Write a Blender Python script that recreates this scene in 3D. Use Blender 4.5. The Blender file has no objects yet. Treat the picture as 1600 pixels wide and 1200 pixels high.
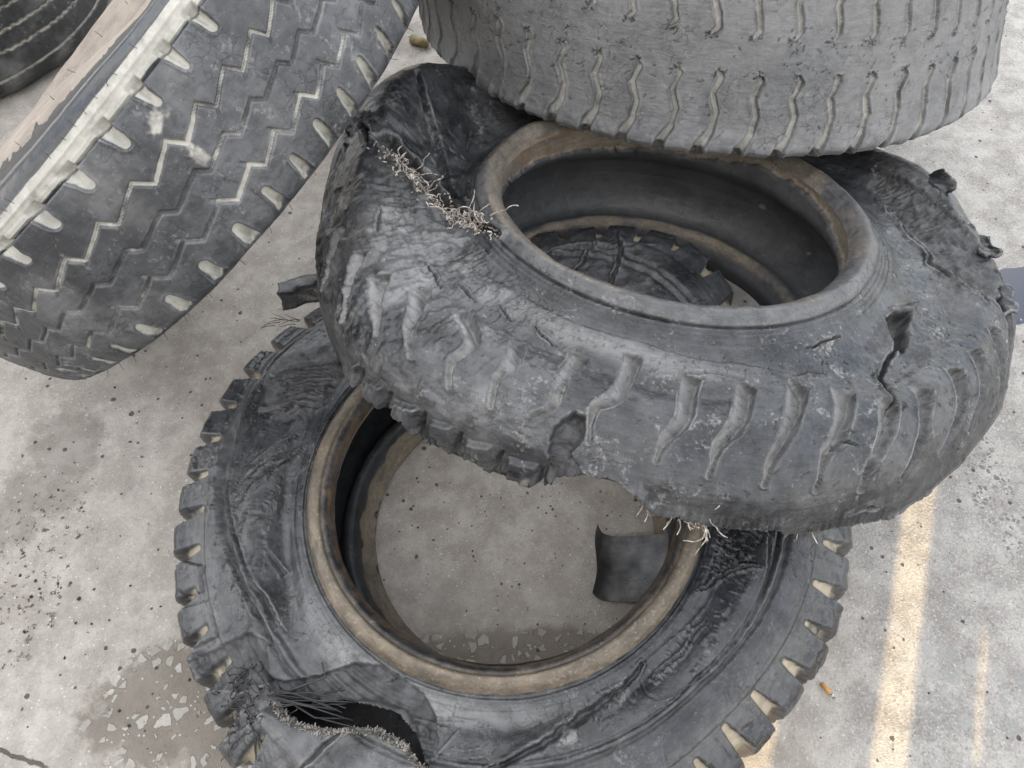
import bpy, math, random
import numpy as np
from mathutils import Vector, Matrix
random.seed(7)
SC = bpy.context.scene
COL = SC.collection
D2R = math.pi / 180.0

# ------------------------------------------------------------------ noise
def _hash(ix, iy, iz, seed):
    h = (ix.astype(np.uint32) * np.uint32(374761393) + iy.astype(np.uint32) * np.uint32(668265263)
         + iz.astype(np.uint32) * np.uint32(2147483647) + np.uint32(seed * 974711 + 13))
    h = (h ^ (h >> np.uint32(13))) * np.uint32(1274126177)
    h = (h ^ (h >> np.uint32(15))) * np.uint32(2246822519)
    h = h ^ (h >> np.uint32(16))
    return h.astype(np.float32) * np.float32(2.0 / 4294967295.0) - np.float32(1.0)

def vnoise(x, y, z, seed=0):
    x, y, z = np.broadcast_arrays(np.asarray(x, np.float32), np.asarray(y, np.float32), np.asarray(z, np.float32))
    fx, fy, fz = np.floor(x), np.floor(y), np.floor(z)
    ix, iy, iz = fx.astype(np.int64), fy.astype(np.int64), fz.astype(np.int64)
    u, v, w = x - fx, y - fy, z - fz
    u = u * u * (3 - 2 * u); v = v * v * (3 - 2 * v); w = w * w * (3 - 2 * w)
    r = 0
    for dx in (0, 1):
        for dy in (0, 1):
            for dz in (0, 1):
                r = r + _hash(ix + dx, iy + dy, iz + dz, seed) * (u if dx else 1 - u) * (v if dy else 1 - v) * (w if dz else 1 - w)
    return r

def fbm(P, scale, octaves=4, seed=0, gain=0.5, ridge=False):
    x, y, z = P
    a, s, t, tot = 1.0, scale, 0.0, 0.0
    for o in range(octaves):
        n = vnoise(x * s + 17.3 * o, y * s - 9.1 * o, z * s + 3.7 * o, seed + o)
        if ridge: n = 1 - 2 * np.abs(n)
        t = t + a * n; tot += a; a *= gain; s *= 2.03
    return t / tot

def sstep(a, b, x):
    t = np.clip((x - a) / (b - a), 0, 1)
    return t * t * (3 - 2 * t)

def gauss(x, w): return np.exp(-(x / w) ** 2)

def seg_dist(x, y, ax, ay, bx, by):
    dx, dy = bx - ax, by - ay
    L = dx * dx + dy * dy + 1e-12
    t = np.clip(((x - ax) * dx + (y - ay) * dy) / L, 0, 1)
    return np.hypot(x - ax - t * dx, y - ay - t * dy), t

def poly_dist(x, y, pts):
    best = np.full(np.broadcast(x, y).shape, 9.0); par = np.zeros_like(best)
    n = len(pts) - 1
    for i in range(n):
        d, t = seg_dist(x, y, *pts[i], *pts[i + 1])
        m = d < best
        best = np.where(m, d, best); par = np.where(m, (i + t) / n, par)
    return best, par

def in_poly(x, y, pts):
    """signed distance to a polygon, negative inside"""
    d, _ = poly_dist(x, y, list(pts) + [pts[0]])
    ins = np.zeros(np.broadcast(x, y).shape, bool)
    n = len(pts)
    for i in range(n):
        (x1, y1), (x2, y2) = pts[i], pts[(i + 1) % n]
        c = ((y1 > y) != (y2 > y)) & (x < (x2 - x1) * (y - y1) / (y2 - y1 + 1e-15) + x1)
        ins ^= c
    return np.where(ins, -d, d)

# ------------------------------------------------------------------ scene tags
def tag(o, label=None, cat=None, group=None, kind=None):
    if label: o['label'] = label
    if cat: o['category'] = cat
    if group: o['group'] = group
    if kind: o['kind'] = kind
    return o

def link_mesh(name, V, F, mat=None, parent=None, attrs=None, smooth=True):
    """V (n,3), F (m,4) or (m,3) int arrays -> one linked mesh object"""
    V = np.asarray(V, np.float32); F = np.asarray(F, np.int32)
    me = bpy.data.meshes.new(name)
    k = F.shape[1]; m = len(F)
    me.vertices.add(len(V)); me.vertices.foreach_set('co', V.ravel())
    me.loops.add(m * k); me.loops.foreach_set('vertex_index', F.ravel())
    me.polygons.add(m)
    me.polygons.foreach_set('loop_start', np.arange(m, dtype=np.int32) * k)
    me.polygons.foreach_set('use_smooth', np.full(m, smooth, bool))
    me.update(calc_edges=True)
    for an, av in (attrs or {}).items():
        a = me.attributes.new(an, 'FLOAT', 'POINT')
        a.data.foreach_set('value', np.ascontiguousarray(av, np.float32).ravel())
    if mat: me.materials.append(mat)
    o = bpy.data.objects.new(name, me); COL.objects.link(o)
    if parent: o.parent = parent
    return o

def empty(name, M):
    o = bpy.data.objects.new(name, None); COL.objects.link(o)
    o.matrix_world = M; o.empty_display_size = .1
    return o

class MB:
    """collects small shapes into one mesh"""
    def __init__(s): s.v, s.f = [], []
    def tube(s, pts, r0, r1=None, n=6, cap=True):
        r1 = r0 if r1 is None else r1
        pts = [Vector(p) for p in pts]; b = len(s.v); N = len(pts)
        up = Vector((.31, .2, .93)).normalized()
        for i, p in enumerate(pts):
            d = (pts[min(i + 1, N - 1)] - pts[max(i - 1, 0)])
            d = d.normalized() if d.length > 1e-9 else Vector((0, 0, 1))
            a = d.cross(up)
            if a.length < 1e-4: a = d.cross(Vector((1, 0, 0)))
            a.normalize(); c = d.cross(a)
            r = r0 + (r1 - r0) * i / max(N - 1, 1)
            for k in range(n):
                t = 2 * math.pi * k / n
                s.v.append(p + a * (r * math.cos(t)) + c * (r * math.sin(t)))
        for i in range(N - 1):
            for k in range(n):
                s.f.append((b + i * n + k, b + i * n + (k + 1) % n, b + (i + 1) * n + (k + 1) % n, b + (i + 1) * n + k))
        if cap:
            s.f.append(tuple(b + k for k in range(n))[::-1]); s.f.append(tuple(b + (N - 1) * n + k for k in range(n)))
    def build(s, name, mat, parent=None, smooth=True):
        me = bpy.data.meshes.new(name); me.from_pydata([tuple(v) for v in s.v], [], s.f)
        for p in me.polygons: p.use_smooth = smooth
        me.materials.append(mat)
        o = bpy.data.objects.new(name, me); COL.objects.link(o)
        if parent: o.parent = parent
        return o

# ------------------------------------------------------------------ materials
class NT:
    def __init__(s, name):
        s.m = bpy.data.materials.new(name); s.m.use_nodes = True
        s.t = s.m.node_tree; s.n = s.t.nodes; s.bsdf = s.n['Principled BSDF']
    def add(s, typ, **kw):
        o = s.n.new(typ)
        for k, v in kw.items(): setattr(o, k, v)
        return o
    def link(s, a, b): s.t.links.new(a, b)
    def put(s, sock, v):
        if hasattr(v, 'is_linked') or isinstance(v, bpy.types.NodeSocket): s.link(v, sock)
        else: sock.default_value = v
    def attr(s, n): return s.add('ShaderNodeAttribute', attribute_name=n).outputs['Fac']
    def math(s, op, a, b=0.0, c=0.0, clamp=False):
        o = s.add('ShaderNodeMath', operation=op, use_clamp=clamp)
        for i, v in enumerate((a, b, c)): s.put(o.inputs[i], v)
        return o.outputs[0]
    def noise(s, vec, scale, detail=4, rough=.55, dist=0.0):
        o = s.add('ShaderNodeTexNoise'); s.put(o.inputs['Vector'], vec)
        o.inputs['Scale'].default_value = scale; o.inputs['Detail'].default_value = detail
        o.inputs['Roughness'].default_value = rough; o.inputs['Distortion'].default_value = dist
        return o.outputs['Fac']
    def voro(s, vec, scale, feature='F1', rnd=1.0):
        o = s.add('ShaderNodeTexVoronoi', feature=feature); s.put(o.inputs['Vector'], vec)
        o.inputs['Scale'].default_value = scale; o.inputs['Randomness'].default_value = rnd
        return o
    def ramp(s, v, a, b, lo=0.0, hi=1.0):
        o = s.add('ShaderNodeMapRange', interpolation_type='SMOOTHSTEP'); s.put(o.inputs[0], v)
        for i, q in enumerate((a, b, lo, hi)): s.put(o.inputs[i + 1], q)
        return o.outputs[0]
    def mix(s, f, a, b):
        o = s.add('ShaderNodeMix', data_type='RGBA'); s.put(o.inputs[0], f)
        for sock, v in ((o.inputs[6], a), (o.inputs[7], b)):
            if isinstance(v, tuple): v = (*v, 1.0) if len(v) == 3 else v
            s.put(sock, v)
        return o.outputs[2]
    def vec(s, x, y, z=0.0):
        o = s.add('ShaderNodeCombineXYZ')
        for i, v in enumerate((x, y, z)): s.put(o.inputs[i], v)
        return o.outputs[0]
    def obj(s): return s.add('ShaderNodeTexCoord').outputs['Object']
    def bump(s, h, strength, dist, normal=None):
        o = s.add('ShaderNodeBump'); s.put(o.inputs['Height'], h)
        o.inputs['Strength'].default_value = strength; o.inputs['Distance'].default_value = dist
        if normal is not None: s.link(normal, o.inputs['Normal'])
        return o.outputs[0]
    def done(s, col, rough, normal=None, spec=.5):
        s.put(s.bsdf.inputs['Base Color'], col if not isinstance(col, tuple) else (*col, 1)); s.put(s.bsdf.inputs['Roughness'], rough)
        s.bsdf.inputs['Specular IOR Level'].default_value = spec
        if normal is not None: s.link(normal, s.bsdf.inputs['Normal'])
        return s.m

def rubber(name, dark=(.03, .031, .034), bloom=(.10, .104, .112), dust=(.46, .42, .34), bloom_amt=(.42, .68), r=(.42, .62),
           speck=.5, streak=.5, bmp=.5, tan=((.15, .115, .08), (.30, .245, .18)), tstr=1.0, wear=.6, contrast=1.0):
    """worn tyre rubber: black base, grey bloom, dust lying where the attribute says, torn raw rubber"""
    n = NT(name); o = n.obj(); cs = n.vec(n.math('MULTIPLY', n.attr('cu'), .22), n.attr('cs'))
    a = n.noise(o, 9, 6, .6); b = n.noise(o, 42, 6, .65); f = n.noise(o, 190, 4, .6); st = n.noise(cs, 120, 5, .65)
    g = n.math('ADD', n.math('MULTIPLY', a, .5), n.math('ADD', n.math('MULTIPLY', b, .32), n.math('MULTIPLY', st, .18)))
    col = n.mix(n.ramp(g, *bloom_amt), dark, bloom)
    fl = n.noise(o, 68, 7, .72, .6)                                        # smaller flaked patches of bare black rubber
    col = n.mix(n.math('MULTIPLY', n.ramp(fl, .50, .40), .6 * contrast), col, tuple(c * .8 for c in dark))
    sc = n.math('ADD', n.math('MULTIPLY', n.noise(o, 26, 9, .74, .4), .65), n.math('MULTIPLY', f, .35))   # chalky scuffs
    col = n.mix(n.math('MULTIPLY', n.ramp(sc, .545, .65), speck), col, (.30, .30, .29))
    pt = n.add('ShaderNodeNewGeometry').outputs['Pointiness']              # raised edges rub pale
    col = n.mix(n.math('MULTIPLY', n.ramp(n.math('ADD', pt, n.math('MULTIPLY', n.math('SUBTRACT', b, .5), .03)), .516, .575), n.math('MULTIPLY', n.ramp(n.noise(o, 15, 5, .65), .46, .60, .12, 1.0), wear)), col, (.27, .27, .265))
    scr = n.noise(n.vec(n.math('MULTIPLY', n.attr('cu'), .5), n.math('MULTIPLY', n.attr('cs'), 1.0)), 420, 3, .6)
    col = n.mix(n.math('MULTIPLY', n.ramp(scr, .66, .74), .4), col, (.30, .30, .29))
    vv = n.voro(o, 150); wht = n.math('MULTIPLY', n.math('LESS_THAN', vv.outputs['Distance'], .12), n.math('GREATER_THAN', n.noise(o, 21, 2), .60))
    col = n.mix(n.math('MULTIPLY', wht, .3), col, (.4, .39, .36))
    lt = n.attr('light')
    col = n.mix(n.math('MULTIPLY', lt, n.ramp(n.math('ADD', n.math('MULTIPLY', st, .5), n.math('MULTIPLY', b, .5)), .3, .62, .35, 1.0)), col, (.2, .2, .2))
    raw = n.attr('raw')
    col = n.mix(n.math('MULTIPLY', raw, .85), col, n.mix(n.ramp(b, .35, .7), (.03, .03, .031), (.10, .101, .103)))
    du = n.attr('dust'); duf = n.ramp(n.math('ADD', du, n.math('MULTIPLY', n.math('SUBTRACT', b, .5), .9)), .3, .75)
    dcol = n.mix(n.ramp(b, .35, .65), tuple(c * .72 for c in dust), dust)
    col = n.mix(n.math('MULTIPLY', duf, .93), col, dcol)
    ta = n.attr('tan'); tf = n.ramp(n.math('ADD', ta, n.math('MULTIPLY', n.math('SUBTRACT', b, .5), .8)), .3, .7)
    tcol = n.mix(n.ramp(n.math('ADD', n.math('MULTIPLY', n.noise(o, 13, 5, .6), .45), n.math('MULTIPLY', n.noise(cs, 55, 6, .7), .55)), .36, .64), *tan)
    tcol = n.mix(n.math('MULTIPLY', n.ramp(n.math('ADD', n.math('MULTIPLY', st, .6), n.math('MULTIPLY', b, .4)), .50, .64), .75 * tstr), tcol, (.085, .072, .06))
    tcol = n.mix(n.math('MULTIPLY', n.ramp(f, .55, .7), .35), tcol, (.40, .36, .30))
    col = n.mix(n.math('MULTIPLY', tf, .95), col, tcol)
    ru = n.attr('rust'); rf = n.ramp(n.math('ADD', ru, n.math('MULTIPLY', n.math('SUBTRACT', n.noise(o, 60, 6, .7), .5), 1.0)), .35, .7)
    col = n.mix(n.math('MULTIPLY', rf, .8), col, (.19, .105, .045))
    ro = n.ramp(n.math('ADD', n.math('MULTIPLY', a, .5), n.math('MULTIPLY', st, .5)), .3, .7, r[0], r[1])
    ro = n.math('ADD', ro, n.math('MULTIPLY', n.math('MAXIMUM', n.math('MAXIMUM', du, ta), raw), .3), clamp=True)
    ink = n.attr('ink'); col = n.mix(ink, col, (.006, .006, .007)); ro = n.math('ADD', ro, n.math('MULTIPLY', ink, .25), clamp=True)
    gl = n.attr('gloss'); col = n.mix(n.math('MULTIPLY', gl, .85), col, (.012, .012, .014))
    ro = n.math('MULTIPLY', ro, n.math('SUBTRACT', 1.0, n.math('MULTIPLY', gl, .8)))
    h = n.math('ADD', n.math('MULTIPLY', f, .5), n.math('ADD', n.math('MULTIPLY', b, .8), n.math('MULTIPLY', st, streak)))
    # crazing: fine ageing cracks in patches
    dv = n.add('ShaderNodeVectorMath', operation='ADD'); n.link(o, dv.inputs[0]); dn = n.add('ShaderNodeTexNoise'); n.link(o, dn.inputs['Vector']); dn.inputs['Scale'].default_value = 38; dn.inputs['Detail'].default_value = 5
    ds = n.add('ShaderNodeVectorMath', operation='SCALE'); n.link(dn.outputs['Color'], ds.inputs[0]); ds.inputs['Scale'].default_value = .030; n.link(ds.outputs[0], dv.inputs[1])
    cz = n.math('MULTIPLY', n.ramp(n.voro(dv.outputs[0], 62, 'DISTANCE_TO_EDGE').outputs['Distance'], .0, .035, 1, 0), n.ramp(n.noise(o, 11, 4, .6), .50, .58))
    cz = n.math('MULTIPLY', cz, n.math('SUBTRACT', 1.0, n.math('MAXIMUM', n.math('MAXIMUM', ta, du), gl), clamp=True))
    h = n.math('SUBTRACT', h, n.math('MULTIPLY', cz, 1.3)); col = n.mix(n.math('MULTIPLY', cz, .55), col, tuple(c * .5 for c in dark))
    h = n.math('ADD', h, n.math('MULTIPLY', n.noise(o, 420, 2, .6), .22))
    h = n.math('ADD', h, n.math('MULTIPLY', n.math('MULTIPLY', raw, n.noise(o, 130, 6, .75)), 2.0))
    nrm = n.bump(n.math('MULTIPLY', h, n.math('SUBTRACT', 1.0, n.math('MULTIPLY', gl, .85))), bmp, .0035)
    return n.done(col, ro, nrm)

def simple(name, c1, c2, scale, rough=.6, bump=.4, dist=.003, metallic=0.0, spec=.5):
    n = NT(name); o = n.obj(); a = n.noise(o, scale, 6, .65)
    m = n.done(n.mix(n.ramp(a, .35, .65), c1, c2), rough, n.bump(n.noise(o, scale * 3, 5, .65), bump, dist), spec)
    n.bsdf.inputs['Metallic'].default_value = metallic
    return m

# ------------------------------------------------------------------ tyre surfaces
def frame(loc, axis, xdir=None):
    n = Vector(axis).normalized()
    x = Vector((0, 0, 1)).cross(n) if xdir is None else (Vector(xdir) - n * Vector(xdir).dot(n))
    x.normalize(); y = n.cross(x)
    M = Matrix.Identity(4)
    for i, a in enumerate((x, y, n)):
        for k in range(3): M[k][i] = a[k]
    M.translation = Vector(loc)
    return M

def spline(pts, step):
    """smooth curve through (r, z) points, even steps -> (n,2)"""
    P = np.array(pts, float)
    e = np.vstack([2 * P[0] - P[1], P, 2 * P[-1] - P[-2]]); out = []
    for i in range(1, len(e) - 2):
        p0, p1, p2, p3 = e[i - 1:i + 3]
        # centripetal tangents keep the bends tight
        d1 = np.linalg.norm(p1 - p0) ** .5; d2 = np.linalg.norm(p2 - p1) ** .5; d3 = np.linalg.norm(p3 - p2) ** .5
        m1 = (p2 - p1) + d2 * ((p1 - p0) / d1 - (p2 - p0) / (d1 + d2)); m2 = (p2 - p1) + d2 * ((p3 - p2) / d3 - (p3 - p1) / (d2 + d3))
        t = np.linspace(0, 1, 40, endpoint=False)[:, None]
        out.append((2 * t**3 - 3 * t**2 + 1) * p1 + (t**3 - 2 * t**2 + t) * m1 + (-2 * t**3 + 3 * t**2) * p2 + (t**3 - t**2) * m2)
    Q = np.vstack(out + [P[-1:]])
    L = np.concatenate([[0], np.cumsum(np.hypot(*np.diff(Q, axis=0).T))])
    n = max(4, int(L[-1] / step)); s = np.linspace(0, L[-1], n + 1)
    return np.stack([np.interp(s, L, Q[:, 0]), np.interp(s, L, Q[:, 1])], 1), s

def theta_grid(fine_lo, fine_hi, fine_step, coarse_step):
    """angles in degrees round the whole ring, fine between lo and hi"""
    a = np.arange(fine_lo, fine_hi, fine_step); b = np.arange(fine_hi, fine_lo + 360, coarse_step)
    return np.concatenate([a, b])

ATT = ('dust', 'tan', 'raw', 'rust', 'light', 'gloss', 'ink')
class Surf:
    """a ring surface: angle x profile grid with heights and masks that features are stamped into"""
    def __init__(s, pts, th, step, warp=None, flip=False):
        s.prof, s.s = spline(pts, step)
        s.thd = np.asarray(th, float); s.nu, s.nv = len(s.thd), len(s.s)
        s.T = np.repeat(s.thd[:, None], s.nv, 1); s.S = np.repeat(s.s[None], s.nu, 0)
        s.R0 = np.repeat(s.prof[None, :, 0], s.nu, 0); s.Z0 = np.repeat(s.prof[None, :, 1], s.nu, 0)
        R, Z = s.R0.copy(), s.Z0.copy()
        if warp: R, Z = warp(s.T, R, Z)
        t = s.T * D2R
        s.P = np.stack([R * np.cos(t), R * np.sin(t), Z], -1)
        s.h = np.zeros((s.nu, s.nv)); s.hole = np.zeros((s.nu, s.nv), bool); s.off = np.zeros_like(s.P)
        s.a = {k: np.zeros((s.nu, s.nv), np.float32) for k in ATT}
        dv = np.gradient(s.P, axis=1)
        du = np.roll(s.P, -1, 0) - np.roll(s.P, 1, 0)
        N = np.cross(du, dv); N /= np.linalg.norm(N, axis=2, keepdims=True) + 1e-12
        s.N = -N if flip else N
        s.flip = flip
    @property
    def xyz(s): return s.P[..., 0], s.P[..., 1], s.P[..., 2]
    def s_at(s, r=None, z=None, near=None):
        """arc position of the profile point with that r (or z)"""
        v = s.prof[:, 0] - r if r is not None else s.prof[:, 1] - z
        i = np.where(np.sign(v[:-1]) != np.sign(v[1:]))[0]
        if len(i) == 0: return s.s[np.argmin(np.abs(v))]
        c = s.s[i] + (s.s[i + 1] - s.s[i]) * np.abs(v[i]) / (np.abs(v[i]) + np.abs(v[i + 1]) + 1e-12)
        return c[np.argmin(np.abs(c - near))] if near is not None else c[0]
    def sub(s, t0, t1, s0, s1):
        c = ((t0 + t1) / 2); dt = (s.thd - c + 180) % 360 - 180
        iu = np.where(np.abs(dt) <= (t1 - t0) / 2)[0]; iv = np.where((s.s >= s0) & (s.s <= s1))[0]
        if len(iu) == 0 or len(iv) == 0: return None
        ix = np.ix_(iu, iv)
        return ix, np.repeat(dt[iu][:, None], len(iv), 1) + c, np.repeat(s.s[iv][None], len(iu), 0)
    @staticmethod
    def unwrap(pts):
        a0 = pts[0][0]
        return [(a0 + (p[0] - a0 + 180) % 360 - 180, p[1]) for p in pts]
    def crack(s, pts, Rr, w, depth, raw=1.0, lip=0.0, jitter=.0, hole=0.0, taper=True, att='raw', seed=0):
        """groove along a polyline of (angle deg, s); w half width"""
        pts = s.unwrap(pts); m = w * 4 + jitter * 2 + .01
        A = [p[0] for p in pts]; B = [p[1] for p in pts]
        q = s.sub(min(A) - m / Rr / D2R, max(A) + m / Rr / D2R, min(B) - m, max(B) + m)
        if q is None: return
        ix, T, S = q
        x = T * D2R * Rr; y = S
        if jitter:
            P = [s.P[..., k][ix] for k in range(3)]
            x = x + jitter * fbm(P, 55, 3, 11 + seed); y = y + jitter * fbm(P, 55, 3, 31 + seed)
        d, par = poly_dist(x, y, [(a * D2R * Rr, b) for a, b in pts])
        ww = w * (.25 + .75 * np.sin(np.pi * np.clip(par, .02, .98)) ** .7) if taper else w
        g = 1 - sstep(ww * .35, ww, d)
        s.h[ix] -= depth * g
        if lip: s.h[ix] += lip * gauss(d - ww * 1.5, ww)
        if raw: s.a[att][ix] = np.maximum(s.a[att][ix], raw * g)
        if hole: s.hole[ix] |= d < ww * hole
    def patch(s, pts, Rr, edge=.004, jitter=.006, seed=0):
        """soft mask 0..1 inside a polygon of (angle deg, s) with a ragged rim; returns (ix, mask, signed distance)"""
        pts = s.unwrap(pts); m = jitter * 2 + edge * 2 + .01
        A = [p[0] for p in pts]; B = [p[1] for p in pts]
        q = s.sub(min(A) - m / Rr / D2R, max(A) + m / Rr / D2R, min(B) - m, max(B) + m)
        ix, T, S = q
        P = [s.P[..., k][ix] for k in range(3)]
        x = T * D2R * Rr + jitter * fbm(P, 38, 4, 5 + seed); y = S + jitter * fbm(P, 38, 4, 25 + seed)
        d = in_poly(x, y, [(a * D2R * Rr, b) for a, b in pts])
        return ix, 1 - sstep(-edge, edge, d), d
    def build(s, parts, mat, parent):
        """parts: list of (name, s0, s1[, material]) -> one mesh object per part, sharing their border rows"""
        X = s.P + s.N * s.h[..., None] + s.off
        out = {}
        for p in parts:
            name, s0, s1 = p[:3]; m = p[3] if len(p) > 3 else mat
            j0 = int(np.argmin(np.abs(s.s - s0))); j1 = int(np.argmin(np.abs(s.s - s1)))
            nv = j1 - j0 + 1
            V = X[:, j0:j1 + 1].reshape(-1, 3)
            i = np.arange(s.nu)[:, None]; j = np.arange(nv - 1)[None]
            i2 = (i + 1) % s.nu
            F = np.stack([i * nv + j, i2 * nv + j, i2 * nv + j + 1, i * nv + j + 1], -1)
            if s.flip: F = F[..., ::-1]
            H = s.hole[:, j0:j1 + 1]
            bad = H[:, :-1] & H[:, 1:] & np.roll(H, -1, 0)[:, :-1] & np.roll(H, -1, 0)[:, 1:]
            F = F[~bad].reshape(-1, 4)
            at = {k: v[:, j0:j1 + 1] for k, v in s.a.items()}
            at['cu'] = (s.T * D2R * .5)[:, j0:j1 + 1]; at['cs'] = s.S[:, j0:j1 + 1]
            used = np.zeros(len(V), bool); used[F.ravel()] = True
            if not used.all():
                idx = np.cumsum(used) - 1; V = V[used]; F = idx[F]
                at = {k: np.ascontiguousarray(v).reshape(-1)[used] for k, v in at.items()}
            out[name] = link_mesh(name, V, F, m, parent, at)
        return out

# ------------------------------------------------------------------ camera, light, sky
CAMZ = 1.345
cam = bpy.data.cameras.new('camera'); cam.sensor_width = 36; cam.lens = 36 * 1155 / 1600
cam.clip_start = .02; cam.clip_end = 400
co = bpy.data.objects.new('camera', cam); COL.objects.link(co)
co.location = (0, 0, CAMZ); co.rotation_euler = (31 * D2R, 0, 0); SC.camera = co

SUN_AZ, SUN_EL = 201.6, 24.0         # degrees clockwise from straight ahead, above the horizon
sdir = Vector((math.sin(SUN_AZ * D2R) * math.cos(SUN_EL * D2R), math.cos(SUN_AZ * D2R) * math.cos(SUN_EL * D2R), math.sin(SUN_EL * D2R)))
sl = bpy.data.lights.new('sun', 'SUN'); sl.energy = 2.8; sl.angle = .3 * D2R; sl.color = (1, .74, .38)
so = bpy.data.objects.new('sun', sl); COL.objects.link(so); so.location = (0, 0, 6)
so.rotation_euler = (-sdir).to_track_quat('-Z', 'Y').to_euler()
W = bpy.data.worlds.new('World'); SC.world = W; W.use_nodes = True
wt = W.node_tree; bg = wt.nodes['Background']
sky = wt.nodes.new('ShaderNodeTexSky'); sky.sky_type = 'NISHITA'; sky.sun_disc = False
sky.sun_elevation = SUN_EL * D2R; sky.sun_rotation = SUN_AZ * D2R; sky.dust_density = 3.0; sky.ozone_density = 1.0; sky.air_density = 1.0
tc = wt.nodes.new('ShaderNodeTexCoord'); nz = wt.nodes.new('ShaderNodeTexNoise')
nz.inputs['Scale'].default_value = 2.2; nz.inputs['Detail'].default_value = 6
mr = wt.nodes.new('ShaderNodeMapRange'); mr.interpolation_type = 'SMOOTHSTEP'
for i, v in ((1, .40), (2, .60), (3, .30), (4, .97)): mr.inputs[i].default_value = v
mx = wt.nodes.new('ShaderNodeMix'); mx.data_type = 'RGBA'; mx.inputs[7].default_value = (5.6, 5.5, 5.35, 1)
wt.links.new(tc.outputs['Generated'], nz.inputs['Vector']); wt.links.new(nz.outputs['Fac'], mr.inputs[0])
wt.links.new(mr.outputs[0], mx.inputs[0]); wt.links.new(sky.outputs[0], mx.inputs[6]); wt.links.new(mx.outputs[2], bg.inputs['Color'])
bg.inputs['Strength'].default_value = .15
vs = SC.view_settings; vs.view_transform = 'Standard'; vs.look = 'None'; vs.gamma = 1; vs.exposure = 1.9

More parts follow.
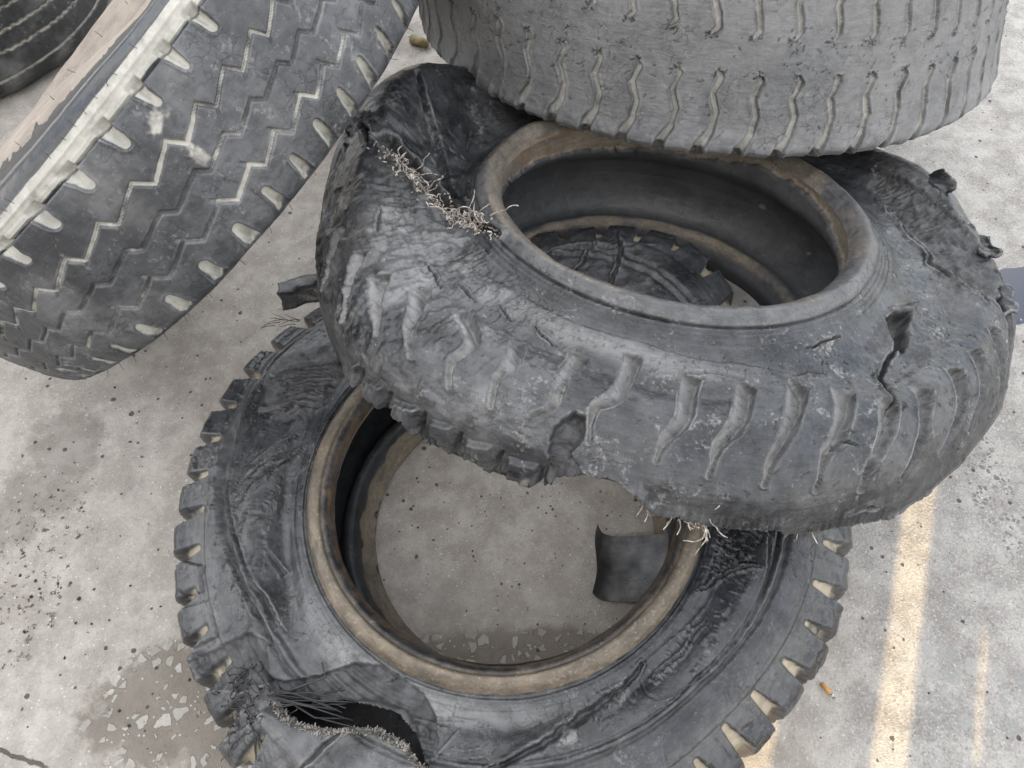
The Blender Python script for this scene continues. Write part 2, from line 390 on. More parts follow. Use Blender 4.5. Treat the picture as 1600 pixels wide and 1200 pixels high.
# ------------------------------------------------------------------ ground: worn concrete
def concrete():
    n = NT('worn_concrete'); o = n.obj()
    sx = n.add('ShaderNodeSeparateXYZ'); n.link(o, sx.inputs[0]); X, Y = sx.outputs[0], sx.outputs[1]
    a = n.noise(o, 2.6, 6, .6); b = n.noise(o, 16, 7, .68); c = n.noise(o, 95, 5, .7); d = n.noise(o, 230, 4, .7); d2 = n.noise(o, 520, 2, .6)
    def spot(x, y, rx, ry, ang=0.0, rough=.45, sc=26):
        """1 inside an ellipse with a broken rim"""
        ca, sa = math.cos(ang), math.sin(ang)
        dx = n.math('SUBTRACT', X, x); dy = n.math('SUBTRACT', Y, y)
        u = n.math('DIVIDE', n.math('ADD', n.math('MULTIPLY', dx, ca), n.math('MULTIPLY', dy, sa)), rx)
        v = n.math('DIVIDE', n.math('SUBTRACT', n.math('MULTIPLY', dy, ca), n.math('MULTIPLY', dx, sa)), ry)
        r = n.math('SQRT', n.math('ADD', n.math('MULTIPLY', u, u), n.math('MULTIPLY', v, v)))
        r = n.math('ADD', r, n.math('MULTIPLY', n.math('SUBTRACT', n.noise(o, sc, 6, .7), .5), rough * 4))
        return n.ramp(r, .75, 1.15, 1, 0)
    col = n.mix(n.ramp(a, .34, .66), (.33, .303, .275), (.43, .403, .37))
    col = n.mix(n.ramp(b, .36, .68), n.mix(.5, col, (.24, .21, .18)), n.mix(.45, col, (.50, .46, .41)))
    col = n.mix(n.math('MULTIPLY', n.ramp(c, .58, .74), .5), col, (.60, .575, .53))
    col = n.mix(n.math('MULTIPLY', n.ramp(c, .44, .26), .5), col, (.20, .175, .155))
    col = n.mix(n.math('MULTIPLY', n.ramp(d, .56, .70), .5), col, (.62, .595, .55)); col = n.mix(n.math('MULTIPLY', n.ramp(d, .43, .30), .45), col, (.19, .17, .15))
    # right-hand side: coarser, greyer, with bluish stones set flush in the surface
    side = n.ramp(n.math('ADD', X, n.math('MULTIPLY', n.math('SUBTRACT', a, .5), .3)), .42, .70)
    grey = n.mix(n.ramp(b, .34, .66), (.27, .258, .245), (.42, .405, .385))
    grey = n.mix(n.math('MULTIPLY', n.ramp(d, .5, .68), .55), grey, (.60, .585, .55))
    grey = n.mix(n.math('MULTIPLY', n.ramp(d, .47, .33), .6), grey, (.14, .132, .124))
    col = n.mix(n.math('MULTIPLY', side, .88), col, grey)
    wv = n.add('ShaderNodeVectorMath', operation='ADD'); n.link(o, wv.inputs[0])
    nv_ = n.add('ShaderNodeTexNoise'); n.link(o, nv_.inputs['Vector']); nv_.inputs['Scale'].default_value = 30; nv_.inputs['Detail'].default_value = 4
    ns = n.add('ShaderNodeVectorMath', operation='SCALE'); n.link(nv_.outputs['Color'], ns.inputs[0]); ns.inputs['Scale'].default_value = .022
    n.link(ns.outputs[0], wv.inputs[1])
    st = n.voro(wv.outputs[0], 27); stc = n.add('ShaderNodeSeparateColor'); n.link(st.outputs['Color'], stc.inputs[0])
    stone = n.math('MULTIPLY', n.ramp(st.outputs['Distance'], .40, .34), n.math('GREATER_THAN', stc.outputs[0], .66))
    stone = n.math('MULTIPLY', stone, n.ramp(side, 0, 1, .12, .8))
    scol = n.mix(stc.outputs[1], (.25, .265, .26), (.45, .45, .43))
    col = n.mix(n.math('MULTIPLY', stone, .75), col, scol)
    # broken patches where pale crushed stone shows through dirty mortar
    agg = n.math('MAXIMUM', n.math('MAXIMUM', spot(-.575, .185, .15, .10, .3, .32), spot(.06, .262, .26, .045, 0, .22)), spot(-.47, .11, .08, .07, 0, .25))
    av = n.voro(wv.outputs[0], 47); ave = n.voro(wv.outputs[0], 47, 'DISTANCE_TO_EDGE'); avc = n.add('ShaderNodeSeparateColor'); n.link(av.outputs['Color'], avc.inputs[0])
    chip = n.math('MULTIPLY', n.ramp(n.math('ADD', ave.outputs['Distance'], n.math('MULTIPLY', n.math('SUBTRACT', c, .5), .22)), n.ramp(avc.outputs[0], 0, 1, .07, .22), n.ramp(avc.outputs[0], 0, 1, .11, .27)), n.math('GREATER_THAN', avc.outputs[2], .38))
    acol = n.mix(chip, n.mix(b, (.14, .12, .10), (.26, .23, .195)), n.mix(avc.outputs[1], (.31, .295, .265), (.44, .42, .385)))
    col = n.mix(n.math('MULTIPLY', agg, .95), col, acol)
    # soaked-in oil and dirt
    oil = n.math('MAXIMUM', spot(-.90, .66, .075, .09, .4, .42), n.math('MAXIMUM', spot(-.915, .56, .09, .05, 0, .4), spot(-.29, 2.0, .10, .08, 0, .3)))
    oil = n.math('MAXIMUM', n.math('MULTIPLY', oil, .42), n.math('MULTIPLY', spot(-.98, .50, .08, .06, 0, .5), .4))
    col = n.mix(oil, col, (.12, .105, .09))
    dirt = n.math('MAXIMUM', spot(-.20, 1.55, .30, .5, 0, .3, 8), n.math('MAXIMUM', spot(.12, .34, .34, .12, 0, .35), spot(.25, 1.12, .5, .30, 0, .3)))
    col = n.mix(n.math('MULTIPLY', dirt, .14), col, (.22, .20, .18))
    # black tread marks: a print of small blocks
    pv = n.voro(o, 105, 'DISTANCE_TO_EDGE'); pc = n.voro(o, 105); pcc = n.add('ShaderNodeSeparateColor'); n.link(pc.outputs['Color'], pcc.inputs[0]); blk = n.math('MULTIPLY', n.ramp(pv.outputs['Distance'], .07, .16), n.math('GREATER_THAN', pcc.outputs[0], .45))
    pr = n.math('MULTIPLY', n.math('MULTIPLY', spot(.94, .60, .045, .19, .05, .45, 18), blk), n.ramp(b, .40, .55, .35, 1))
    col = n.mix(n.math('MULTIPLY', pr, .72), col, (.085, .085, .085))
    # black spatter and crumbs of worn rubber
    sv = n.voro(o, 62); svc = n.add('ShaderNodeSeparateColor'); n.link(sv.outputs['Color'], svc.inputs[0])
    sz = n.math('MULTIPLY', n.math('POWER', svc.outputs[0], 3.0), .34)
    dots = n.math('MULTIPLY', n.math('LESS_THAN', n.math('ADD', sv.outputs['Distance'], n.math('MULTIPLY', n.math('SUBTRACT', c, .5), .35)), sz), n.math('GREATER_THAN', svc.outputs[1], n.ramp(n.noise(o, 5, 3), .42, .62, .93, .45)))
    col = n.mix(n.math('MULTIPLY', dots, .85), col, (.045, .035, .032))
    sp = n.math('MULTIPLY', n.math('MAXIMUM', spot(-.90, .40, .10, .20, -.1, .5), spot(-.86, .51, .05, .04, .5, .4)), n.ramp(n.noise(o, 75, 5, .7), .57, .61))
    col = n.mix(n.math('MULTIPLY', sp, .85), col, (.05, .035, .032))
    lv = n.voro(o, 120); lvc = n.add('ShaderNodeSeparateColor'); n.link(lv.outputs['Color'], lvc.inputs[0])
    lit = n.math('MULTIPLY', n.math('LESS_THAN', lv.outputs['Distance'], .20), n.math('GREATER_THAN', lvc.outputs[0], .86))
    col = n.mix(n.math('MULTIPLY', lit, .6), col, (.66, .64, .60))
    # the crack at the near left
    cd = n.math('ABSOLUTE', n.math('ADD', n.math('SUBTRACT', Y, .098), n.math('ADD', n.math('MULTIPLY', n.math('ADD', X, .80), .30), n.math('MULTIPLY', n.math('SUBTRACT', n.noise(o, 20, 5, .7), .5), .022))))
    crk = n.math('MULTIPLY', n.ramp(cd, .0016, .004, 1, 0), n.ramp(X, -.76, -.74, 1, 0))
    col = n.mix(n.math('MULTIPLY', crk, .9), col, (.075, .06, .05))
    h = n.math('ADD', n.math('MULTIPLY', b, 1.0), n.math('ADD', n.math('MULTIPLY', c, .55), n.math('MULTIPLY', n.math('ADD', d, n.math('MULTIPLY', d2, .5)), n.ramp(side, 0, 1, .35, .8))))
    h = n.math('ADD', h, n.math('MULTIPLY', n.math('MULTIPLY', agg, chip), .9)); h = n.math('SUBTRACT', h, n.math('MULTIPLY', crk, 1.6))
    h = n.math('ADD', h, n.math('MULTIPLY', stone, .16))
    return n.done(col, n.ramp(b, .3, .7, .92, .74), n.bump(h, .75, .0065), .4)
def axis_lines(lo, hi, step, far):
    a = np.arange(lo, hi + step / 2, step); e = [.05, .12, .25, .5, 1, 2, 4, 8, 16, 32, far]
    return np.concatenate([[lo - k for k in e[::-1]], a, [hi + k for k in e]])
gx = axis_lines(-1.75, 1.75, .0125, 80); gy = axis_lines(-.05, 2.4, .0125, 80)
GX, GY = np.meshgrid(gx, gy, indexing='ij')
near = sstep(0, .4, 1.9 - np.abs(GX)) * sstep(0, .4, 2.7 - np.abs(GY - .5))
GZ = (fbm((GX, GY, GX * 0), 7, 4, 3) * .005 + fbm((GX, GY, GX * 0), 34, 3, 8) * .0016) * near - .003
pudd = in_poly(GX + .02 * fbm((GX, GY, GX * 0), 14, 3, 2), GY + .02 * fbm((GX, GY, GX * 0), 14, 3, 4), [(1.06, .965), (1.10, 1.10), (1.22, 1.13), (1.34, 1.06), (1.30, .98), (1.16, .965)])
GZ -= .010 * (1 - sstep(-.025, .015, pudd))
i = np.arange(len(gx) - 1)[:, None]; j = np.arange(len(gy) - 1)[None]; nv = len(gy)
GF = np.stack([i * nv + j, (i + 1) * nv + j, (i + 1) * nv + j + 1, i * nv + j + 1], -1).reshape(-1, 4)
g = link_mesh('ground', np.stack([GX, GY, GZ], -1).reshape(-1, 3), GF, concrete()); tag(g, kind='structure')
n_ = NT('puddle_water'); M_WATER = n_.done((.05, .056, .075), .08, n_.bump(n_.noise(n_.obj(), 9, 2), .05, .002), .6)
pw = [(1.02, .94), (1.36, .94), (1.36, 1.16), (1.02, 1.16)]
w_ = link_mesh('puddle', [(x, y, -.0068) for x, y in pw], [(0, 1, 2, 3)], M_WATER); tag(w_, kind='structure')

# an unseen board wall, added behind the viewer to keep the yard in shade; sun comes through three gaps between its boards
def wall():
    az = (SUN_AZ - 180) * D2R; fx, fy = math.sin(az), math.cos(az); rx, ry = math.cos(az), -math.sin(az)
    D, T, te = 2.6, .03, math.tan(SUN_EL * D2R)
    def u(x, y): return x * rx + y * ry
    def zz(x, y): return (D + x * fx + y * fy) * te
    # gap: (u centre, width, lit strip from ground point A to B)
    gaps = [(u(.690, .286), .054, zz(.52, -.14), zz(.83, .66)), (u(.806, .22), .010, zz(.77, .08), zz(.832, .325)), (u(.352, .083), .12, zz(.30, -.14), zz(.41, .20))]
    edges = sorted((c - w / 2, c + w / 2, z0, z1) for c, w, z0, z1 in gaps)
    H_, rects, p = 2.75, [], -3.6
    for a, b, z0, z1 in edges:
        rects.append((p, a, 0, H_)); rects.append((a, b, 0, z0)); rects.append((a, b, z1, H_)); p = b
    rects.append((p, 3.6, 0, H_))
    V, F = [], []
    for a, b, z0, z1 in rects:
        m = len(V)
        for d in (D, D + T):
            for q, z in ((a, z0), (b, z0), (b, z1), (a, z1)): V.append((-fx * d + rx * q, -fy * d + ry * q, z))
        F += [(m, m + 1, m + 2, m + 3), (m + 7, m + 6, m + 5, m + 4), (m, m + 4, m + 5, m + 1), (m + 1, m + 5, m + 6, m + 2), (m + 2, m + 6, m + 7, m + 3), (m + 3, m + 7, m + 4, m)]
    o = link_mesh('wall', V, F, simple('weathered_boards', (.30, .28, .25), (.42, .40, .36), 4, .8), smooth=False); tag(o, kind='structure')
wall()
# ------------------------------------------------------------------ the five tyres: poses and profiles
MA = frame((-.0158, .4854, .2421), (-.0902, -.0046, .9959), (1, 0, 0))
MBm = frame((.2671, .8888, .4465), (.094, .2656, .9595), (1, 0, 0))
MC = frame((-.6199, 1.2041, .4482), (-.625, .0806, .7764)) @ Matrix.Scale(1.08, 4)   # a slightly larger tyre, its lower rim on the ground
MD = frame((.4216, 1.5861, .3412), (.0211, .2076, .978))
ME = frame((-1.70, 2.085, 0), (0, 0, 1), (1, 0, 0))
def adiff(T, c): return (T - c + 180) % 360 - 180
def warpA(T, R, Z):
    c = np.cos(T * D2R)
    Z = Z * (1 + .0902 * R * c / .242)
    w = sstep(.36, .55, R)
    R = R + w * (.012 * gauss(adiff(T, 190), 45) + .014 * gauss(adiff(T, 155), 25) + .012 * gauss(adiff(T, 0), 25) - .022 * gauss(adiff(T, 308), 24) + .01 * gauss(adiff(T, 160), 30))
    R = R + w * (.05 * gauss(adiff(T, 64), 22) + .045 * gauss(adiff(T, 52), 14)); Z = Z + w * .03 * gauss(adiff(T, 64), 24) * (Z > -.15)
    return R, Z
PA = [(.262, -.238), (.30, -.24), (.34, -.235), (.45, -.24), (.52, -.235), (.545, -.21), (.553, -.15), (.553, -.085), (.545, -.066), (.525, -.05), (.485, -.028), (.44, -.010), (.40, -.004), (.36, -.006), (.335, -.008), (.3265, -.011), (.318, -.002), (.306, .0035), (.296, -.001), (.287, -.01), (.282, -.024)]
PAI = [(.282, -.024), (.287, -.04), (.31, -.048), (.36, -.052), (.44, -.07), (.51, -.11), (.525, -.15), (.51, -.19), (.44, -.21), (.35, -.208), (.318, -.2), (.306, -.184), (.295, -.181), (.286, -.192), (.272, -.222), (.262, -.238)]
def warpB(T, R, Z):
    fr = gauss(adiff(T, 258), 44)
    Z = np.where(Z < -.04, -.04 + (Z + .04) * (1 - .42 * fr), Z)
    w = sstep(.34, .54, R)
    R = R + w * (.036 * gauss(adiff(T, 178), 42) + .026 * gauss(adiff(T, 345), 36) - .015 * fr)
    lift = .128 * gauss(adiff(T, 152), 27) + .060 * gauss(adiff(T, 95), 30) + .066 * gauss(adiff(T, 18), 34)
    Z = Z + lift * sstep(.345, .52, R)
    # the torn sidewall sags: a deep fold behind the left tear and hollows on the right
    Z = Z - .006 * gauss(adiff(T, 146), 20) * sstep(.33, .37, R) * (1 - sstep(.38, .46, R)) + .020 * gauss(adiff(T, 182), 16) * sstep(.36, .42, R) * (1 - sstep(.5, .56, R))
    return R, Z
PB = [(.275, -.26), (.30, -.275), (.36, -.285), (.45, -.285), (.51, -.26), (.54, -.225), (.555, -.18), (.555, -.13), (.538, -.085), (.51, -.052), (.478, -.034), (.455, -.032), (.42, -.034), (.37, -.018), (.34, -.001), (.3315, .005), (.324, .014), (.31, .021), (.296, .014), (.286, 0)]
PBI = [(.286, 0), (.287, -.03), (.292, -.055), (.312, -.075), (.345, -.10), (.37, -.14), (.375, -.18), (.36, -.218), (.335, -.232), (.322, -.222), (.308, -.205), (.294, -.206), (.281, -.24), (.275, -.26)]
PC = [(.286, -.085), (.36, -.105), (.44, -.112), (.50, -.112), (.526, -.107), (.537, -.098), (.548, -.06), (.551, 0), (.548, .06), (.543, .098), (.536, .112), (.529, .125), (.513, .139), (.495, .148), (.44, .158), (.36, .15), (.31, .12), (.286, .1)]
def warpC(T, R, Z):
    k = (.55 + .25 * sstep(75, 100, T % 360)) * sstep(18, 58, T % 360) * (1 - sstep(300, 330, T % 360))      # the upper flank is pressed flat towards the far end
    return R, np.where(Z > .124, .124 + (Z - .124) * (1 - k), Z) - (Z > .02) * k * (.18 + .75 * sstep(75, 100, T % 360)) * np.clip(.515 - R, 0, 1)
PD = [(.34, 0), (.40, -.02), (.5, -.03), (.60, -.012), (.613, -.006), (.6205, .003), (.621, .02), (.621, .1), (.622, .17), (.621, .26), (.62, .31), (.60, .33), (.5, .36), (.36, .34), (.33, .3)]
def warpD(T, R, Z):
    return R - np.clip(Z, 0, .3) * (.10 - .20 * np.cos(T * D2R)), Z
PE = [(.3, 0), (.45, 0), (.487, .03), (.497, .06), (.5, .10), (.5, .2), (.5, .3), (.47, .33), (.3, .33)]
SURFS = {'A': (MA, PA, warpA), 'AI': (MA, PAI, warpA), 'B': (MBm, PB, warpB), 'BI': (MBm, PBI, warpB), 'C': (MC, PC, warpC), 'D': (MD, PD, warpD), 'E': (ME, PE, None)}
# ------------------------------------------------------------------ materials of the rubber
M_A = rubber('rubber_shredded', (.0095, .0105, .012), (.037, .040, .048), (.42, .365, .27), (.42, .62), (.17, .38), .30, .4, .28, ((.07, .058, .044), (.195, .158, .112)), 1.0, .34, .9)
M_B = rubber('rubber_weathered', (.010, .011, .0125), (.040, .0425, .048), (.34, .31, .265), (.42, .60), (.19, .42), .5, .4, .32, ((.07, .062, .052), (.17, .148, .12)), 1.0, .5, .8)
M_C = rubber('rubber_dusty_tread', (.034, .036, .040), (.094, .099, .107), (.475, .465, .42), (.38, .64), (.42, .6), .45, .4, .4, ((.19, .16, .135), (.30, .26, .22)), 0.0, .5, .9)
M_D = rubber('rubber_grey_tread', (.080, .084, .090), (.155, .161, .171), (.40, .395, .37), (.34, .66), (.5, .66), .35, .9)
M_INA = rubber('rubber_inner_dark', (.018, .019, .02), (.042, .044, .048), (.30, .27, .22), (.36, .62), (.36, .52), .2, .9, .25, ((.10, .085, .065), (.22, .18, .13)), 1.0, .2, .3)
M_E = rubber('rubber_dark_tread', (.020, .021, .022), (.055, .057, .060), (.40, .37, .31), (.42, .68), (.5, .68), .45)
M_IN = rubber('rubber_inner', (.045, .046, .048), (.085, .087, .09), (.30, .27, .22), (.36, .62), (.36, .52), .2, .9, .25, ((.12, .10, .08), (.24, .20, .15)), 1.0, .2, .3)
n_ = NT('steel_cord'); M_CORD = n_.done(n_.mix(n_.ramp(n_.noise(n_.obj(), 160, 4, .7), .4, .6), (.16, .13, .11), (.50, .46, .42)), .5)
n_ = NT('frayed_fibre'); M_FIB = n_.done(n_.mix(n_.ramp(n_.noise(n_.obj(), 120, 4, .7), .35, .65), (.22, .195, .17), (.58, .54, .48)), .9)
n_ = NT('dirty_fibre'); M_FRINGE = n_.done(n_.mix(n_.ramp(n_.noise(n_.obj(), 120, 4, .7), .35, .65), (.06, .056, .05), (.34, .31, .27)), .9)
n_ = NT('dark_cord'); M_DCORD = n_.done((.03, .03, .032), .5)
RNG = np.random.default_rng(11)

def curl(p, d, L, wob, n=9, rng=RNG):
    """a wandering strand from p heading d"""
    p = np.array(p, float); d = np.array(d, float); d /= np.linalg.norm(d) + 1e-9; out = [p.copy()]
    for k in range(n):
        d = d + rng.normal(0, wob, 3); d /= np.linalg.norm(d); p = p + d * L / n; out.append(p.copy())
    return out

def at(s, t, sv, off=0.0):
    iu = int(np.argmin(np.abs((s.thd - t + 180) % 360 - 180))); iv = int(np.argmin(np.abs(s.s - sv)))
    return s.P[iu, iv] + s.N[iu, iv] * (s.h[iu, iv] + off), s.N[iu, iv]

def skin(s, seed, a=1.0):
    """uneven, scuffed rubber"""
    P = s.xyz
    s.h += a * (.0035 * fbm(P, 9, 3, seed) + .0011 * fbm(P, 48, 4, seed + 7, .55))

def cracks(s, k, t0, t1, s0, s1, Rr, L=(.006, .02), w=(.0006, .0014), depth=.003, ang=None, seed=0, raw=1.0):
    r = np.random.default_rng(seed)
    for _ in range(k):
        t, sv = r.uniform(t0, t1), r.uniform(s0, s1); l = r.uniform(*L); a = r.uniform(0, math.pi) if ang is None else r.normal(ang, .35)
        pts = [(t, sv)]
        for q in range(3):
            a += r.normal(0, .5); t += math.cos(a) * l / 3 / Rr / D2R; sv += math.sin(a) * l / 3; pts.append((t, sv))
        s.crack(pts, Rr, r.uniform(*w), depth * r.uniform(.5, 1.2), raw=raw)

def stroke(s, pts, Rr, w, h, seed=0):
    s.crack(pts, Rr, w, -h, raw=.35, taper=False, att='light')

# ------------------------------------------------------------------ A: the shredded tyre lying nearest
def tyre_near():
    e = empty('tyre', MA)
    tag(e, 'shredded truck tyre with chunky edge lugs, lying flat under the burst tyre', 'tyre', 'scrap truck tyres in the heap')
    s = Surf(PA, theta_grid(-75, 285, .26, .5)[:-1], .0023, warpA)
    T, S, P = s.T, s.S, s.xyz
    skin(s, 3); Rm = .5
    # bead: tan band, fine mould rings
    band = sstep(.674, .680, S)
    s.a['tan'] = (band * .95 * (.8 + .2 * fbm(P, 6, 3, 90))).astype(np.float32)
    s.a['rust'] = (sstep(.716, .726, S) * .46).astype(np.float32); s.a['ink'] = (gauss(S - .7115, .0028) * .75 * (.7 + .6 * fbm(P, 30, 3, 87)) + .35 * sstep(.713, .72, S)).astype(np.float32); s.a['tan'] *= (1 - .45 * sstep(.711, .716, S)).astype(np.float32)
    for c, w, d in ((.675, .0022, .004), (.668, .0015, .0022), (.6625, .0012, .0016), (.655, .002, .0018)): s.h -= d * gauss(S - c, w)
    s.h += .0015 * gauss(S - .6715, .0018)
    s.h -= .0030 * gauss(S - .712, .003)
    # ridge and torn groove round the outer sidewall
    sg = np.interp(T % 360, [0, 60, 148, 163, 170, 179, 188, 197, 206, 217, 240, 297, 311, 324, 334, 348, 360], [.556, .54, .492, .516, .526, .534, .549, .566, .581, .581, .58, .574, .574, .566, .561, .558, .556])
    wob = .0022 * fbm(P, 60, 3, 41); d = S - sg + wob
    left = gauss(adiff(T, 178), 30)
    s.h -= (.0058 + .004 * left) * gauss(d, .0034 + .0045 * left) ; s.h += .0028 * gauss(d - .008, .004); s.h -= .0036 * gauss(d - .0145 - .8 * wob, .0018)
    s.a['raw'] = np.maximum(s.a['raw'], (gauss(d, .004 + .007 * left) * .95).astype(np.float32))
    s.h += left * .004 * gauss(d + .02, .014) * fbm(P, 70, 4, 51, ridge=True)
    # shoulder step and lugs: voids cut in from the edge, floors rising inward, tan with dry mud
    s.h -= .0035 * (1 - sstep(.508, .514, S)) * sstep(.45, .47, S)
    per = 7.5; jit = vnoise(np.floor((T - 340.8) / per + .5), 3.3, 1.7, 5)
    f = ((T - 340.8) / per + .5) % 1 - .5 + .05 * jit
    inner = .505 + .010 * jit
    jt2 = vnoise(np.floor((T - 340.8) / per), 7.3, 4.7, 6); wl = .072 + .085 * (1 - sstep(.44, .515, S)) + .03 * jit; q = f + .10 * sstep(.43, .52, S)
    void = sstep(-wl - .045, -wl + .045, q) * (1 - sstep(wl - .03, wl + .02, q)) * (1 - sstep(inner - .012, inner, S)) * sstep(.30, .32, S)
    fl = 1 - sstep(.425, inner, S)
    keep = 1 - .0 * T
    s.h -= void * (.005 + .017 * fl + .008 * fl * gauss(adiff(T, 185), 50)) * keep
    s.a['dust'] = np.maximum(s.a['dust'], (void * (.78 + .25 * sstep(.3, .8, 1 - fl)) * (.75 + .5 * vnoise(P[0] * 30, P[1] * 30, P[2] * 30, 8))).astype(np.float32))
    s.h += (1 - void) * (1 - sstep(.44, .5, S)) * (.0022 * fbm(P, 80, 4, 15) + .0035 * jt2 - .004 * np.clip(fbm(P, 38, 3, 14) - .22, 0, 1) * 4)
    for k in range(48):                       # nicks on the lug faces
        t = 340.8 + per * k + 3.9
        s.crack([(t, .507), (t + .5, .47), (t + .2, .447)], Rm, .0012, .0022, raw=.4)
        if k % 2 == 0: s.crack([(t - 1.5, .515), (t - 1.1, .53), (t - .3, .545)], Rm, .0011, .002, raw=.5)
    # grain of the sidewall, pale dust near the bead
    s.a['light'] = (np.clip(.25 + .75 * fbm(P, 7, 3, 61), 0, 1) * .40 * (1 - band) + .9 * gauss(adiff(T, 243), 34) * gauss(S - .648, .022) + .5 * gauss(adiff(T, 252), 60) * gauss(S - .50, .03)).astype(np.float32)
    # dark valley left of the bead, crest beyond
    vs_ = np.interp(T % 360, [150, 183, 196, 209, 219, 235], [.66, .645, .64, .629, .612, .60])
    s.h -= .020 * gauss(S - vs_, .020) * gauss(adiff(T, 200), 26); s.h += .012 * gauss(S - vs_ + .048, .018) * gauss(adiff(T, 198), 22)
    s.h -= .009 * gauss(S - .640, .018) * (1 - gauss(adiff(T, 200), 30)); s.h += .004 * gauss(S - .600, .016) * gauss(adiff(T, 325), 40)
    for t, c in ((215.5, .655), (222, .65), (232, .655), (259, .652), (272, .653), (290, .652), (185, .655), (205, .66)):
        s.crack([(t, c - .012), (t + .2, c), (t, c + .012)], Rm, .0011, .002, raw=.5)
    # wrinkle on the near side
    s.crack([(268, .585), (274, .60), (280, .617), (287, .632), (297, .642), (305, .652)], Rm, .007, .007, raw=.35, lip=.004, jitter=.006, seed=4)
    cracks(s, 60, 276, 300, .60, .648, Rm, (.008, .025), (.0008, .002), .003, 1.1, 21)
    # fan of rips at the far left
    r = np.random.default_rng(5)
    A0, A1, B0, B1 = (152.5, .529), (160.5, .59), (140, .63), (153, .645)
    for k in range(15):
        u = k / 14 + r.normal(0, .02)
        p = [np.array(A0) * (1 - u) + np.array(A1) * u, np.array(B0) * (1 - u) + np.array(B1) * u]; m = []
        lo, hi = r.uniform(0, .25), r.uniform(.65, 1)
        for t in np.linspace(lo, hi, 5): m.append(tuple(p[0] * (1 - t) + p[1] * t + np.array([r.normal(0, .35), r.normal(0, .002)])))
        s.crack(m, Rm, r.uniform(.0016, .0042), r.uniform(.004, .009), lip=.0022, jitter=.004, seed=k)
    ix, m, dd = s.patch([(147, .520), (159, .55), (162, .60), (157, .645), (147, .645), (140, .632), (139, .58)], Rm, .006, .008, 3)
    s.a['raw'][ix] = np.maximum(s.a['raw'][ix], .75 * m); Pq = [q_[ix] for q_ in P]
    s.h[ix] += m * (.004 * fbm(Pq, 45, 4, 71, ridge=True) - .003)
    ix, m, dd = s.patch([(160.8, .554), (158.8, .586), (157, .60), (159.5, .632), (153.2, .640), (147.6, .645), (153, .60), (155.5, .545)], Rm, .0025, .010, 5)
    s.h[ix] += .0055 * m; s.a['raw'][ix] = np.maximum(s.a['raw'][ix], gauss(dd, .004))
    # slanting bundle of ripped cords
    A0, A1, B0, B1 = (186.5, .560), (180, .551), (168, .655), (164.5, .632)
    for k in range(13):
        u = k / 12 + r.normal(0, .02); p = [np.array(A0) * (1 - u) + np.array(A1) * u, np.array(B0) * (1 - u) + np.array(B1) * u]; m = []
        lo, hi = r.uniform(0, .2), r.uniform(.6, 1)
        for t in np.linspace(lo, hi, 5): m.append(tuple(p[0] * (1 - t) + p[1] * t + np.array([r.normal(0, .3), r.normal(0, .0015)])))
        s.crack(m, Rm, r.uniform(.0014, .0034), r.uniform(.003, .007), lip=.003, jitter=.003, seed=20 + k)
    for q in ([(183, .60), (186, .615), (190, .612), (188, .59)], [(189, .615), (200, .62), (203, .61), (192, .60)], [(172, .53), (180, .545), (184, .56), (176, .548)]):
        ix, m, dd = s.patch(q, Rm, .003, .008, 7); s.h[ix] += .004 * m * fbm([q_[ix] for q_ in P], 60, 3, 9, ridge=True); s.a['raw'][ix] = np.maximum(s.a['raw'][ix], .7 * gauss(dd, .006))
    s.crack([(178, .545), (190, .565), (200, .585), (210, .60), (216, .60)], Rm, .004, .006, lip=.003, jitter=.006, seed=50)
    s.crack([(192, .548), (203, .572), (212, .585), (219, .578)], Rm, .003, .006, lip=.002, jitter=.004, seed=51)
    s.crack([(196, .612), (199, .622), (202, .63), (203, .625)], Rm, .004, .006, lip=.003, jitter=.004, seed=52)
    for k in range(26):
        c0 = r.uniform(.552, .64); t0 = r.uniform(172, 205) - (c0 - .55) * 60; l = r.uniform(2.0, 6.0)
        s.crack([(t0, c0), (t0 + l * .5, c0 + r.normal(-.004, .003)), (t0 + l, c0 - r.uniform(.004, .018))], Rm, r.uniform(.0010, .0026), r.uniform(.002, .005), lip=.0018, jitter=.003, seed=100 + k)
    # loosened shoulder blocks near the left bottom
    for q, hh in (([(190.5, .452), (197, .452), (199, .50), (194, .505)], .006), ([(199.5, .452), (207, .452), (208, .507), (201, .512)], .003)):
        ix, m, dd = s.patch(q, Rm, .003, .003, 9); s.h[ix] += hh * m; s.crack(q + [q[0]], Rm, .0018, .004, raw=.8, taper=False)
    # dull torn rubber before the burst
    ix, m, dd = s.patch([(208.2, .44), (209.6, .50), (211.5, .556), (216, .575), (222, .556), (218, .50), (213, .44)], Rm, .0022, .006, 11)
    s.h[ix] -= m * (.006 - .0016 * np.sin(S[ix] * 420 + 6 * fbm([q_[ix] for q_ in P], 20, 2, 4))); s.a['raw'][ix] = np.maximum(s.a['raw'][ix], m); s.a['light'][ix] *= 1 - m
    strip = [(219, .548), (224, .566), (228.5, .615), (232, .650), (238, .672), (245, .672), (250, .664), (255.5, .640), (257.5, .61), (257, .585), (254, .592), (252.5, .618), (248, .634), (242, .630), (236, .610), (231, .574), (226, .55)]
    ix, m, dd = s.patch(strip, Rm, .002, .005, 13)
    s.h[ix] -= m * (.009 - .0016 * np.sin(S[ix] * 520)); s.a['raw'][ix] = np.maximum(s.a['raw'][ix], m); s.a['light'][ix] *= 1 - m
    s.crack([(241, .655), (243, .668)], Rm, .0015, .004)
    # casing flap that has sprung up, and the black opening behind it
    fl_ = [(222, .43), (225, .526), (229, .545), (234, .561), (240, .585), (246, .605), (251.8, .600), (255.8, .581), (257.8, .56), (258.5, .43)]
    ix, m, dd = s.patch(fl_, Rm, .004, .004, 15)
